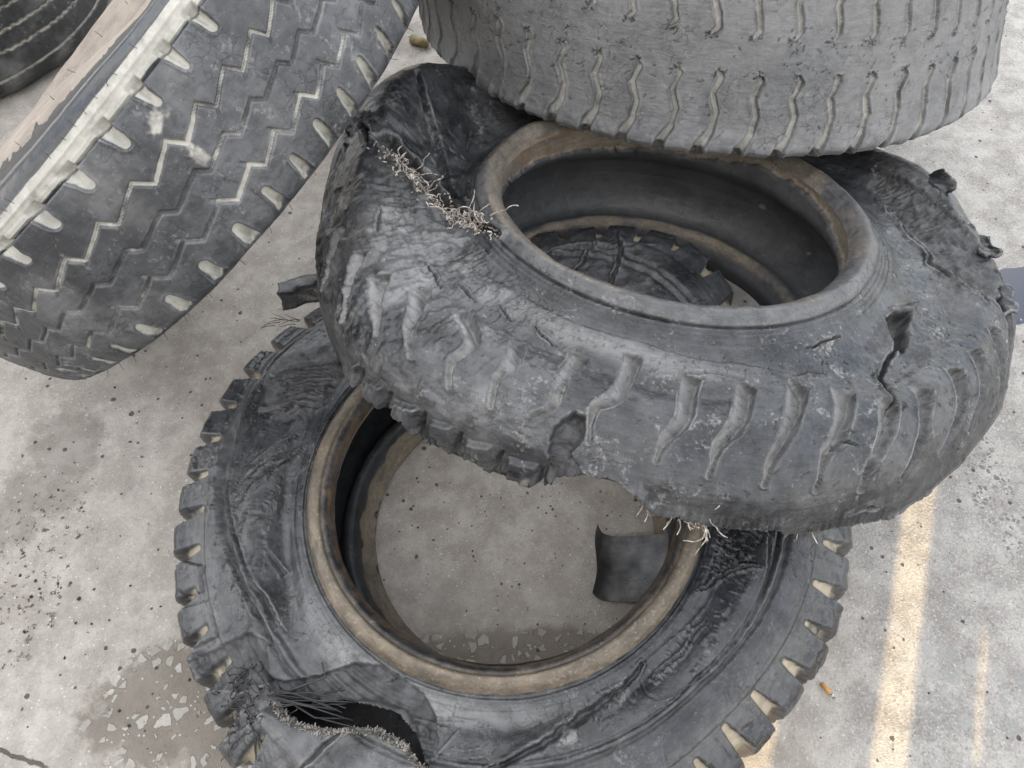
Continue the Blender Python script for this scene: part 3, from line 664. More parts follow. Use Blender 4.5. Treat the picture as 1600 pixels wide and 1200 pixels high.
    lift = 1 - sstep(-.055, .0, dd) * .25
    s.h[ix] += m * (.020 * lift + .003 * fbm([q_[ix] for q_ in P], 30, 3, 77))
    s.a['light'][ix] = np.maximum(s.a['light'][ix], .6 * m * np.clip(.5 + 1.2 * fbm([q_[ix] for q_ in P], 35, 4, 78), 0, 1)); s.a['raw'][ix] *= 1 - m; s.h[ix] += m * .0012 * np.sin(S[ix] * 640 + T[ix] * 5 + 5 * fbm([q_[ix] for q_ in P], 22, 2, 79)) * sstep(.1, .4, fbm([q_[ix] for q_ in P], 18, 2, 75))
    s.crack([(236, .50), (238, .55), (240, .58)], Rm, .004, .006, lip=.003, jitter=.004, raw=.5)
    hole = [(222.5, .554), (230.5, .575), (235, .605), (241, .622), (248, .628), (252.5, .613), (256, .588), (258.2, .562), (255.8, .576), (251.8, .594), (246, .600), (240, .580), (234, .556), (228, .540)]
    ix, m, dd = s.patch(hole, Rm, .001, .004, 17); s.hole[ix] |= dd < 0; s.a['raw'][ix] = np.maximum(s.a['raw'][ix], gauss(np.maximum(dd, 0), .004))
    # raised marks on the sidewall
    for q in ([(248.5, .633), (254, .637), (260, .645), (264, .645), (268, .636), (269.6, .616), (268, .598), (263.6, .592), (258.5, .590)], [(250, .625), (255, .629), (260, .635), (264, .634), (266.5, .628), (267.2, .616), (266, .606), (262.5, .600), (260, .600)]):
        s.crack(q, Rm, .0009, .0026, raw=.7, taper=False); s.crack([(a, b + .0028) for a, b in q], Rm, .0014, -.0024, raw=0, taper=False)
    for q in ([(254.9, .612), (254.5, .620), (253.3, .624), (251.9, .623), (250.8, .617), (250.7, .611)], [(256.6, .628), (256.9, .606), (257.2, .587)], [(261, .627), (259.2, .607), (257.3, .587)], [(256.6, .628), (258.3, .628)]):
        stroke(s, q, Rm, .0040, .0042)
    st = [(301.6, .616), (302.6, .645), (306, .657), (312, .656), (318, .650), (326, .643), (336, .643), (344, .646), (348, .62), (345, .586), (338, .578), (330, .573), (322, .577), (314, .584), (306.5, .592), (302.6, .603), (301.6, .616)]
    s.crack(st, Rm, .0018, .0042, raw=.6, taper=False); s.crack([(a, b - .003) for a, b in st], Rm, .0016, -.0014, raw=0, taper=False)
    G = {'E': [[(1, 1), (0, 1), (0, 0), (1, 0)], [(0, .5), (.8, .5)]], 'R': [[(0, 0), (0, 1), (.8, 1), (.9, .7), (.7, .5), (0, .5)], [(.5, .5), (1, 0)]], 'S': [[(1, .9), (.5, 1), (0, .8), (.3, .55), (.9, .4), (.9, .1), (.4, 0), (0, .1)]],
         'O': [[(.5, 1), (0, .7), (0, .3), (.5, 0), (1, .3), (1, .7), (.5, 1)]], 'I': [[(.5, 0), (.5, 1)]], 'N': [[(0, 0), (0, 1), (1, 0), (1, 1)]], 'M': [[(0, 0), (0, 1), (.5, .4), (1, 1), (1, 0)]], '4': [[(.8, 0), (.8, 1), (0, .35), (1, .35)]], 'P': [[(0, 0), (0, 1), (.9, 1), (.9, .5), (0, .5)]], '1': [[(.2, .8), (.5, 1), (.5, 0)]], '6': [[(.9, .9), (.4, 1), (0, .5), (.1, .1), (.6, 0), (1, .3), (.5, .55), (0, .4)]]}
    for txt, t0, sv, hh, dt in (('ER4S O6', 304.5, .6215, .0085, 1.75), ('O IISS', 310.5, .6385, .0065, 1.6), ('SMI ON', 311.0, .594, .0060, 1.5)):
        for k, ch in enumerate(txt):
            for st_ in G.get(ch, []):
                stroke(s, [(t0 + dt * k + a * dt * .62, sv + .0006 * k * (1 if sv < .63 else 0) + b * hh) for a, b in st_], Rm, .0013, .0030)
    s.crack([(304, .634), (309, .632), (313, .628), (318, .633), (323, .628)], Rm, .0024, .004, lip=.003, jitter=.004, seed=61, raw=.5)
    ix, m, dd = s.patch([(317, .618), (322, .628), (329, .630), (328, .612), (321, .606)], Rm, .004, .006, 19)
    s.h[ix] += m * .0035 * fbm([q_[ix] for q_ in P], 150, 3, 33, ridge=True)
    cracks(s, 90, 330, 352, .60, .655, Rm, (.008, .03), (.0008, .002), .0035, .9, 23)
    s.crack([(327, .656), (333, .64), (337, .61), (338, .59)], Rm, .003, .006, lip=.003, jitter=.006, seed=62)
    c0 = [(283.5 + 3.2 * math.cos(a), .606 + .022 * math.sin(a)) for a in np.linspace(0, 2 * math.pi, 14)]; s.crack(c0, Rm, .0012, .002, raw=.4, taper=False)
    ix, m, dd = s.patch([(281.5, .60), (282.5, .618), (285, .62), (285.8, .60)], Rm, .002, .008, 21); s.h[ix] -= .0025 * m; s.a['light'][ix] = np.maximum(s.a['light'][ix], m)
    # shredded back edge seen through the upper tyre
    ix, m, dd = s.patch([(52, .46), (56, .64), (92, .66), (96, .47)], Rm, .01, .01, 23); Pq = [q_[ix] for q_ in P]
    s.h[ix] += m * .005 * fbm(Pq, 28, 4, 35, ridge=True); s.a['raw'][ix] = np.maximum(s.a['raw'][ix], m * .5)
    for q in ([(58, .50), (66, .53), (74, .525), (82, .54), (90, .53)], [(62, .60), (63, .55), (66, .51), (67, .47)], [(76, .56), (78, .60), (80, .63)], [(70, .52), (71, .57), (74, .61), (75, .64)]):
        s.crack(q, Rm, .0045, .009, lip=.004, jitter=.007, seed=int(q[0][0]))
    cracks(s, 120, 135, 230, .46, .65, Rm, (.006, .02), (.0006, .0013), .0022, None, 25)
    cracks(s, 80, 290, 350, .45, .65, Rm, (.005, .014), (.0005, .0011), .0016, None, 26, .6)
    s.build([('lower_sidewall', 0, .27), ('tread', .27, .442), ('sidewall', .442, .6735), ('bead_ring', .6735, 9)], M_A, e)
    li = Surf(PAI, theta_grid(-75, 285, .6, 1)[:-1], .005, warpA, False)
    Pl = li.xyz; li.h += .002 * fbm(Pl, 20, 4, 5)
    edge = .030 + .007 * fbm(Pl, 24, 4, 8)
    li.a['tan'] = (1 - sstep(edge - .004, edge + .002, li.S)).astype(np.float32) * .9; li.a['rust'] = (gauss(li.S - .015, .016) * .5).astype(np.float32)
    low = li.s[-1] - li.S
    li.a['tan'] = np.maximum(li.a['tan'], ((1 - sstep(.036, .05, low + .016 * fbm(Pl, 26, 4, 9))) * .8).astype(np.float32))
    li.a['gloss'] = (.4 * gauss(low - .055, .015)).astype(np.float32)
    li.h -= .003 * sstep(-.002, .004, li.S - edge) * (1 - sstep(.05, .1, li.S))
    li.hole |= (np.abs(adiff(li.T, 240)) < 21 + 2 * vnoise(li.S * 60, .3, .2, 4)) & (li.S > .05) & (li.S < .24)
    li.build([('inner_liner', 0, li.s[-1] * .62), ('lower_bead', li.s[-1] * .62, 9)], M_INA, e)
    # torn steel cords at the burst
    mb = MB(); fr = MB()
    for k in range(420):
        u = RNG.uniform(0, 1); t = np.interp(u, [0, .3, .6, .8, 1], [224, 234, 245, 252, 257.3]); sv = np.interp(u, [0, .3, .6, .8, 1], [.534, .554, .597, .594, .570])
        p, nn = at(s, t, sv - RNG.uniform(.0, .006)); ra = np.array([math.cos(t * D2R), math.sin(t * D2R), 0])
        fr.tube(curl(p, nn * .5 - ra * RNG.uniform(.3, 1.2) + RNG.normal(0, .35, 3), RNG.uniform(.003, .010), .30, 3), RNG.uniform(.0008, .0016), .0006, 4)
    for k in range(46):
        t = RNG.uniform(216, 226); sv = RNG.uniform(.46, .55); p, nn = at(s, t, sv)
        tang = np.array([-math.sin(t * D2R), math.cos(t * D2R), 0])
        mb.tube(curl(p, nn * .6 + tang * RNG.uniform(-.2, .8) + RNG.normal(0, .5, 3), RNG.uniform(.02, .065), .5, 11), .0011, .0008, 5)
    for k in range(13):
        p, nn = at(s, RNG.uniform(223, 227), RNG.uniform(.535, .555), .004); q_, n2 = at(s, RNG.uniform(233, 244), RNG.uniform(.585, .62), -.004)
        mid = (p + q_) / 2 + np.array([0, 0, RNG.uniform(.0, .02)]) + RNG.normal(0, .006, 3)
        mb.tube([p, p * .6 + mid * .4, mid, mid * .45 + q_ * .55, q_], .0013, .0009, 5)
    p, nn = at(s, 225, .55, .0); q_, _ = at(s, 229.5, .61, .012); mb.tube([p, (p + q_) / 2 + nn * .010, q_, q_ + np.array([-.004, .018, .012])], .0019, .0015, 6)
    for k in range(8):
        p, nn = at(s, RNG.uniform(224, 227), .50, .004); mb.tube(curl(p, np.array([.15, -.6, -.65]), RNG.uniform(.05, .10), .12, 8), .0013, .0008, 5)
    mb.build('broken_cord', M_DCORD, e); fr.build('frayed_fringe', M_FRINGE, e)
    # the torn strip with fringe that sticks out at the far left edge
    hd = MB()
    for k in range(9):
        p, nn = at(s, 139 + RNG.uniform(-3, 3), .40); hd.tube(curl(p + np.array([0, 0, .05]), np.array([-.9, .1, RNG.uniform(-.1, .3)]), RNG.uniform(.03, .06), .15, 7), .0010, .0005, 4)
    hd.build('loose_thread', M_DCORD, e)
    flap = MB(); c_, _ = at(s, 134.5, .425)
    gridflap(flap, c_ + np.array([-.045, -.012, .035]), np.array([.11, .03, .0]), np.array([-.012, .048, .020]), 26, 14, .010, 31, .006, .07)
    flap.build('torn_flap', M_A, e)
    return e, s

def gridflap(mb, o, u, v, nu, nv, bend, seed, thick=.006, ragged=.18):
    """a thick scrap of rubber: a bent sheet with ragged rims"""
    o, u, v = np.array(o), np.array(u), np.array(v); nn = np.cross(u, v); nn = nn / np.linalg.norm(nn)
    r = np.random.default_rng(seed); wv = lambda n, a: np.interp(np.linspace(0, 1, n + 1), np.linspace(0, 1, 6), r.normal(0, a, 6)) + r.normal(0, a * .12, n + 1)
    eu0, eu1, ev0, ev1 = wv(nv, ragged * .5), wv(nv, ragged * .5), wv(nu, ragged * .8), wv(nu, ragged * .8)
    b = len(mb.v)
    for side in (1, -1):
        for i in range(nu + 1):
            for j in range(nv + 1):
                a, c = i / nu, j / nv
                a2 = a + (eu0[j] * (1 - a) ** 4 + eu1[j] * a ** 4); c2 = c + ev0[i] * (1 - c) ** 4 + ev1[i] * c ** 4
                z = bend * (math.sin(a * 3.1 + seed) + .7 * math.sin(c * 4.3 + seed * 2)) + .0010 * math.sin(a * 17 + c * 11 + seed)
                mb.v.append(tuple(o + u * a2 + v * c2 + nn * (z + side * thick / 2)))
    m = (nu + 1) * (nv + 1); w = nv + 1
    for i in range(nu):
        for j in range(nv):
            q = (i * w + j, (i + 1) * w + j, (i + 1) * w + j + 1, i * w + j + 1)
            mb.f.append(tuple(b + k for k in q)); mb.f.append(tuple(b + m + k for k in q[::-1]))
    rim = [i * w for i in range(nu + 1)] + [nu * w + j for j in range(1, nv + 1)] + [i * w + nv for i in range(nu - 1, -1, -1)] + [j for j in range(nv - 1, 0, -1)]
    for k in range(len(rim)):
        a, c = rim[k], rim[(k + 1) % len(rim)]; mb.f.append((b + c, b + a, b + m + a, b + m + c))

# ------------------------------------------------------------------ B: the burst tyre lying across it
def tyre_burst():
    e = empty('tyre', MBm)
    tag(e, 'burst truck tyre tilted across the flat one, tangled steel cords in its torn sidewall', 'tyre', 'scrap truck tyres in the heap')
    s = Surf(PB, theta_grid(-70, 290, .24, .5)[:-1], .0022, warpB)
    T, S, P = s.T, s.S, s.xyz; Tm = T % 360; Rm = .5
    skin(s, 5, 1.25)
    s.h += .010 * fbm(P, 5.5, 2, 15) * sstep(.30, .34, S) * (1 - sstep(.55, .60, S)) + .0016 * fbm(P, 26, 4, 16, .55, True) * (1 - sstep(.60, .64, S)) + .0055 * fbm((P[0], P[1], P[2] * .45), 17, 3, 18, .5, True) * gauss(adiff(T, 203), 30) * sstep(.36, .42, S) * (1 - sstep(.60, .63, S))
    crum = gauss(adiff(T, 205), 38) * sstep(.36, .42, S) * (1 - sstep(.62, .66, S))
    s.h += crum * (.0040 * fbm((T * .055, S * 5, P[2] * 0), 6, 3, 19, .5, True) + .0022 * fbm((T * .12, S * 11, P[2] * 0), 6, 3, 23, .55, True) + .0008 * fbm(P, 95, 3, 21, .5, True))
    band = sstep(.674, .682, S)
    s.a['tan'] = (sstep(.688, .702, S) * np.clip(.50 + .7 * fbm(P, 8, 3, 91), 0, 1)).astype(np.float32); s.a['light'] = (band * .35).astype(np.float32)
    s.a['rust'] = (sstep(.728, .734, S) * .6 * gauss(adiff(T, 120), 70)).astype(np.float32)
    for c, w, d in ((.676, .002, .0035), (.668, .0015, .0022), (.660, .0013, .0018), (.651, .002, .0016)): s.h -= d * gauss(S - c, w)
    # soft ledge worn round the near side and the scuffed belt below it
    sl_ = np.interp(Tm, [0, 160, 205, 216, 223, 240, 254, 263, 276, 289, 300, 315, 360], [.55, .58, .603, .628, .636, .637, .638, .631, .623, .60, .578, .56, .55])
    d = S - sl_ + .004 * fbm(P, 30, 3, 44); front = gauss(adiff(T, 258), 50)
    s.h += front * .0045 * (1 - sstep(-.006, .003, d)) * sstep(-.07, -.045, d)
    belt = front * gauss(d + .022, .020)
    s.h += belt * .0030 * fbm((P[0] * .5, P[1] * .5, P[2]), 130, 4, 46, .6, True)
    s.a['light'] = s.a['light'] + (np.clip(.05 + 1.1 * fbm(P, 7, 3, 62), 0, 1) * .5 + crum * np.clip(1.3 * fbm(P, 30, 4, 66), 0, .6) + .8 * belt * gauss(adiff(T, 245), 30) + .55 * gauss(adiff(T, 205), 18) * gauss(S - .55, .06)).astype(np.float32) * (1 - band)
    s.a['dust'] = (np.clip(fbm(P, 16, 4, 63) * 1.3 - .12, 0, .5) * (1 - sstep(.40, .47, S)) * front).astype(np.float32)
    # grooves: wide worn scoop at the shoulder, thin kinked sipe further down
    GR = [[(254, .613), (253.2, .531), (250, .501), (251.2, .451)], [(265.2, .598), (263.6, .518), (260.8, .478), (260.4, .446)], [(275.6, .593), (272, .521), (268.4, .481), (267.6, .433)], [(286, .591), (280.4, .521), (276, .466), (275.2, .426)],
          [(293.6, .566), (288.4, .506), (284, .468), (282.4, .418)], [(299.4, .530), (295.2, .483), (290.8, .446), (289.2, .410)], [(308, .528), (304.4, .488), (300, .453), (296.4, .418)], [(317.6, .521), (313.6, .473), (308.4, .446), (304.8, .428)],
          [(244.4, .586), (244, .536), (244.8, .483), (242.4, .461)], [(233.6, .561), (236.4, .513), (235.4, .491), (237, .451)], [(221.2, .553), (228.8, .523), (227.8, .483), (229.8, .448)], [(212, .543), (216.8, .513), (218.2, .486), (222.2, .458)], [(206.2, .508), (210.8, .478), (213.4, .466), (215, .451)],
          [(199, .50), (203, .47), (205, .45), (207, .42)], [(190, .48), (194, .455), (196, .44), (198, .41)], [(181, .47), (185, .45), (187, .43), (188, .40)], [(325, .515), (321, .475), (317, .45), (313, .43)], [(333, .50), (329, .465), (325, .445), (321, .42)], [(341, .50), (337, .465), (333, .445), (329, .42)], [(349, .49), (345, .46), (341, .44), (338, .42)], [(172, .47), (176, .45), (178, .43), (180, .40)]]
    for k, gr in enumerate(GR):
        # smooth polyline
        t = np.linspace(0, 1, 10); ta = np.interp(t, [0, .4, .7, 1], [p[0] for p in gr]); sa = np.interp(t, [0, .4, .7, 1], [p[1] for p in gr])
        q = s.sub(min(ta) - 6, max(ta) + 6, min(sa) - .03, max(sa) + .03); ix, Tq, Sq = q; Pq = [c[ix] for c in P]
        x = Tq * D2R * .53 + .0022 * fbm(Pq, 50, 3, 100 + k); y = Sq + .003 * fbm(Pq, 50, 3, 120 + k)
        dd, par = poly_dist(x, y, list(zip(ta * D2R * .53, sa)))
        soft = .78 if 240 < gr[0][0] < 320 else .62
        w = .0042 + .0180 * np.clip(1 - par * 1.15, 0, 1) ** .9 * soft
        dep = (.0125 + .0105 * (1 - par)) * (.85 if soft < .7 else 1)
        gq = (1 - sstep(w - .0026, w, dd)) * sstep(.0, .03, par)
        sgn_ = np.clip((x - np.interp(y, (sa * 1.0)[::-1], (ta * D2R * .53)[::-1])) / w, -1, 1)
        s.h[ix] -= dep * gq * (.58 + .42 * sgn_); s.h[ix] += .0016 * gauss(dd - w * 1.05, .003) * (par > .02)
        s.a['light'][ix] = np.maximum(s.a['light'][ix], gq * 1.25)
        s.a['raw'][ix] = np.maximum(s.a['raw'][ix], .6 * gauss(dd - w, .0026) * (par > .1) * (sgn_ > .2))  # shade along the right groove edges, put into the colour
        s.a['light'][ix] = np.maximum(s.a['light'][ix], .9 * gauss(dd - w * .8, .0020) * (par > .35) * (sgn_ < .1))  # lit rim along the left groove edges, painted as a pale line
        s.a['dust'][ix] = np.maximum(s.a['dust'][ix], .42 * gq * (par > .55))
    # scoop edges that join pairs of grooves at the top
    for a, b in ((265, 275), (286, 293)):
        s.crack([(a - 1, .60), ((a + b) / 2, .607), (b + .5, .596)], .53, .003, .004, raw=.2)
    # ragged lower rim: the belt below has come away
    rag = np.interp(Tm, [205, 213, 225, 228, 231, 236, 242, 245, 248, 253, 255, 259, 262, 265, 269, 274, 278, 284, 290, 305], [.32, .345, .352, .300, .325, .318, .318, .330, .36, .40, .398, .378, .33, .338, .326, .318, .335, .322, .330, .315])
    rag = rag + .007 * vnoise(Tm * .9, 2.2, 4.1, 9) + .005 * vnoise(Tm * 2.7, 5.2, 4.1, 19) + .003 * vnoise(Tm * 8, 1.2, 8.1, 29)
    dr = S - rag; win = sstep(205, 214, Tm) * (1 - sstep(296, 305, Tm))
    s.h += win * .008 * (1 - sstep(0, .03, dr)) * sstep(-.002, .0005, dr); s.h -= win * .028 * (1 - sstep(-.0025, .0005, dr))
    s.a['raw'] = np.maximum(s.a['raw'], (win * (1 - sstep(-.001, .004, dr))).astype(np.float32))
    for t in np.arange(212, 250, 6.4):       # leftover lug corners on the lower rim
        ix, m, dd = s.patch([(t - 2.6, .335), (t + 2.0, .330), (t + 1.4, .385), (t - 2.2, .375)], .53, .003, .005, int(t)); s.h[ix] += .009 * m
        s.crack([(t + 2.6, .33), (t + 2.5, .36), (t + 2.9, .385)], .53, .004, .012, raw=.8)
    ix, m, dd = s.patch([(246.2, .415), (246.4, .455), (247.6, .490), (249.6, .488), (250.2, .455), (249.4, .425), (251.5, .40), (255, .392), (259.2, .372), (258, .338), (250, .33), (247.6, .37)], .53, .0016, .006, 31)
    s.h[ix] -= m * (.012 + .010 * (S[ix] > .41) - .005 * fbm([c[ix] for c in P], 40, 4, 30, .5, True)); s.a['raw'][ix] = np.maximum(s.a['raw'][ix], m); s.a['light'][ix] *= 1 - m; s.a['dust'][ix] *= 1 - m; pass
    # the torn sidewall with its nest of cords
    tear = [(174.5, .520), (176.4, .535), (177.6, .558), (180.4, .576), (184.8, .593), (188.8, .611), (191.2, .628), (199.2, .658), (208.8, .684), (207, .686), (197, .664), (190, .650), (185, .634), (178.4, .606), (174.2, .576), (172.5, .545)]
    ix, m, dd = s.patch(tear, Rm, .003, .009, 33); Pq = [c[ix] for c in P]
    s.h[ix] -= m * (.020 + .006 * fbm(Pq, 60, 3, 34, ridge=True)); s.a['raw'][ix] = np.maximum(s.a['raw'][ix], m); s.a['light'][ix] *= 1 - m; s.a['tan'][ix] *= 1 - .7 * m
    s.h[ix] += .004 * gauss(dd - .006, .006)
    # long fold with cracked bottom
    fold = [(153, .52), (157, .545), (160, .570), (164, .592), (169, .610), (178.8, .630), (184, .648)]
    s.crack(fold, Rm, .012, .014, raw=.15, jitter=.004); s.crack(fold, Rm, .004, .009, raw=1, jitter=.007, seed=3)
    cracks(s, 50, 156, 172, .55, .61, Rm, (.006, .016), (.0008, .0018), .004, 1.2, 36)
    s.crack([(136, .57), (141, .585), (148, .600), (156, .622)], Rm, .010, .006, raw=0); s.crack([(128, .59), (136, .566), (141, .55)], Rm, .003, .004, raw=.7, jitter=.006, seed=6)
    ix, m, dd = s.patch([(163, .45), (166, .485), (168.5, .518), (171, .525), (171, .48), (169, .44)], Rm, .003, .010, 37)
    s.h[ix] += m * .010 * fbm([c[ix] for c in P], 45, 4, 38, ridge=True) - .004 * m; s.a['raw'][ix] = np.maximum(s.a['raw'][ix], m)
    for q, w in (([(170, .50), (173, .512), (176, .522)], .004), ([(168, .465), (172, .47), (175, .462)], .003), ([(168, .49), (172, .50)], .003)):
        s.crack(q, Rm, w, .010, lip=.003, jitter=.006, seed=int(w * 1e4))
    # right: a hollow of chewed rubber, then the split
    ix, m, dd = s.patch([(24, .552), (14, .540), (5, .526), (357, .512), (346, .500), (339.5, .505), (341, .540), (348, .566), (357, .585), (8, .592), (19, .585)], Rm, .007, .008, 41); Pq = [c[ix] for c in P]
    s.h[ix] -= m * .013; s.h[ix] += m * .0055 * fbm(Pq, 85, 4, 42, .6, True); s.a['raw'][ix] = np.maximum(s.a['raw'][ix], .8 * m); s.a['light'][ix] *= 1 - .6 * m
    s.crack([(16, .597), (8, .598), (357, .592), (349, .574), (342.4, .550), (338, .515)], Rm, .003, .006, lip=.005, jitter=.005, seed=43)
    s.crack([(351, .575), (347, .580), (343, .560)], Rm, .004, .008, lip=.004, jitter=.006, seed=44)
    s.crack([(24, .556), (14, .544), (4, .53), (357, .516)], Rm, .003, .006, lip=.003, jitter=.006, seed=45)
    s.crack([(318.5, .605), (313, .588), (309.6, .583), (306.4, .573), (303.2, .566), (301.2, .543), (299.6, .513)], Rm, .0042, .016, lip=.003, jitter=.005, seed=46)
    hol = [(322.8, .622), (324.8, .606), (320, .592), (314.8, .580), (313.4, .586), (316, .604), (319, .622)]
    ix, m, dd = s.patch(hol, Rm, .003, .005, 47); s.h[ix] -= .030 * m; s.a['raw'][ix] = np.maximum(s.a['raw'][ix], m); s.a['light'][ix] *= 1 - m
    s.h += .009 * gauss(adiff(T, 325), 4) * gauss(S - .615, .02)
    ix, m, dd = s.patch([(322.5, .632), (326, .612), (332, .60), (334, .57), (326, .55), (317, .555), (314.6, .577), (320, .590)], Rm, .004, .006, 48); s.h[ix] += .006 * m + .002 * m * fbm([c[ix] for c in P], 80, 3, 2, ridge=True)
    ix, m, dd = s.patch([(313, .60), (315.5, .615), (318, .63), (314, .632), (309, .615), (308, .60)], Rm, .004, .007, 49); s.h[ix] += .004 * m * fbm([c[ix] for c in P], 110, 3, 3, ridge=True); s.a['raw'][ix] = np.maximum(s.a['raw'][ix], .6 * m)
    for q in ([(204.4, .563), (209.6, .571), (214.4, .558)], [(214, .581), (217, .587), (221.2, .581)], [(190.8, .538), (194, .534), (196.4, .53)], [(224.4, .601), (227, .597), (229.6, .588)], [(286, .476), (288, .487), (290, .478)], [(302, .64), (296, .641), (291, .639)], [(234, .60), (237, .592), (240, .585)]):
        s.crack(q, Rm, .0026, .008, lip=.003, jitter=.004, seed=int(q[0][0]))
    cracks(s, 260, 180, 330, .40, .62, .52, (.005, .018), (.0005, .0013), .0022, None, 51, .7)
    cracks(s, 160, 215, 300, .585, .635, .52, (.004, .010), (.0006, .0012), .0022, 1.3, 52, .6)
    cracks(s, 70, 0, 40, .54, .66, .45, (.006, .02), (.0005, .0011), .002, None, 53, .6)
    # lower dark gouges near the right end
    for q in ([(297, .335), (300, .345), (305, .355)], [(288, .36), (292, .37), (294, .362)], [(303, .35), (309, .37), (313, .38)]): s.crack(q, .53, .006, .010, lip=.003, jitter=.005, seed=int(q[0][0]))
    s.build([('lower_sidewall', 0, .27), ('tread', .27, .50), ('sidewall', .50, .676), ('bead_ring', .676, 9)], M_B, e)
    li = Surf(PBI, theta_grid(-70, 290, .5, 1)[:-1], .0035, warpB); Pl = li.xyz
    li.h += .002 * fbm(Pl, 18, 4, 5)
    back = gauss(adiff(li.T, 90), 85)
    edge = .046 + .010 * fbm(Pl, 15, 2, 7) + .008 * fbm(Pl, 60, 3, 8) - .028 * gauss(adiff(li.T, 30), 30)
    up = 1 - sstep(edge - .001, edge + .003, li.S)
    li.a['tan'] = (up * .75).astype(np.float32); li.a['rust'] = (up * np.clip(.22 + .7 * fbm(Pl, 9, 3, 6), 0, 1)).astype(np.float32)
    li.h -= .008 * up; li.a['raw'] = gauss(li.S - edge, .004).astype(np.float32)
    for t, c in ((155, .05), (150, .06), (146, .055), (142, .062), (100, .05), (92, .055), (160, .06), (165, .058)):
        li.crack([(t, c - .012), (t + 1, c), (t - .5, c + .02)], .3, .003, .008, jitter=.006, seed=int(t))
    low = li.s[-1] - li.S
    li.a['tan'] = np.maximum(li.a['tan'], (gauss(low - .052, .017) * np.clip(.8 + .6 * fbm(Pl, 24, 4, 9), 0, 1)).astype(np.float32)); li.h -= .006 * gauss(low - .086, .006); li.a['ink'] = (np.maximum(.7 * gauss(low - .088, .008), .8 * (1 - sstep(.012, .03, low)))).astype(np.float32)
    for t, c, r_ in ((44.4, .160, .009), (24, .205, .0045)):
        li.crack([(t - .3, c), (t + .3, c)], .36, r_, .012, taper=False, hole=.75, lip=.001)
    li.h -= .0012 * gauss(li.S - .175, .0016)
    li.build([('inner_liner', 0, li.s[-1] * .66), ('lower_bead', li.s[-1] * .66, 9)], M_IN, e)
    # steel cords and fluff in the tear
    co_ = MB(); fl = MB()
    ts = np.array([(176, .53), (178, .563), (183, .597), (189, .628), (197, .658), (206, .680)]); us = np.linspace(0, 1, len(ts))
    for k in range(170):
        u = RNG.beta(3.0, 2.0) * .95; t = np.interp(u, us, ts[:, 0]) + RNG.normal(0, .9); sv = np.interp(u, us, ts[:, 1]) + RNG.normal(0, .008)
        p, nn = at(s, t, sv, .006); d = RNG.normal(0, 1, 3) + nn * .4 + np.array([.4, -.5, 0]); ax = RNG.normal(0, 1, 3); ax /= np.linalg.norm(ax); pts = [p.copy()]; kr = RNG.uniform(.15, .75)
        d /= np.linalg.norm(d); L_ = RNG.uniform(.02, .065); ns = 16
        for q in range(ns):
            d = d * math.cos(kr) + np.cross(ax, d) * math.sin(kr) + ax * (ax @ d) * (1 - math.cos(kr)) + RNG.normal(0, .12, 3); d /= np.linalg.norm(d); p = p + d * L_ / ns; pts.append(p.copy())
        co_.tube(pts, .0011, .0009, 5)
    for k in range(520):
        u = RNG.beta(1.5, 1.5); t = np.interp(u, us, ts[:, 0]) + RNG.normal(0, 1.3); sv = np.interp(u, us, ts[:, 1]) + RNG.normal(0, .007)
        p, nn = at(s, t, sv, .0)
        fl.tube(curl(p, nn + RNG.normal(0, .8, 3), RNG.uniform(.005, .014), .7, 4), RNG.uniform(.0009, .0021), .0008, 4)
    co_.build('steel_cord_tangle', M_CORD, e); fl.build('torn_fibre', M_FIB, e)
    for t, sv, k, L in ((261.4, .325, 7, .045), (266.6, .318, 26, .05), (269, .315, 18, .055), (283, .315, 5, .05)):
        th_ = MB()
        for _ in range(k):
            p, nn = at(s, t + RNG.normal(0, .5), sv + RNG.normal(0, .004), .003)
            th_.tube(curl(p, np.array([RNG.normal(0, .3), -.6, -.7]), L * RNG.uniform(.5, 1.1), .38 if k > 10 else .15, 8), .0012, .0007, 4)
        th_.build('hanging_thread', M_FIB, e)
    # lug flaps torn loose on the right edge
    for k, (t, sv, du, dv) in enumerate(((12, .498, .055, .028), (3.5, .490, .05, .03), (355.5, .482, .058, .032), (348.5, .474, .062, .034), (341.5, .474, .052, .026))):
        p, nn = at(s, t, sv); tang = np.array([-math.sin(t * D2R), math.cos(t * D2R), 0]); ra = np.array([math.cos(t * D2R), math.sin(t * D2R), 0])
        m = MB(); gridflap(m, p - tang * du * .6 - nn * .002 - ra * .024, tang * du + np.array([0, 0, .006 * (-1) ** k]), ra * dv * .9 + np.array([0, 0, .012 - .03 * (k % 2)]), 22, 12, .006, 60 + k, .007, .14)
        m.build('torn_flap', M_B, e)
    return e, s

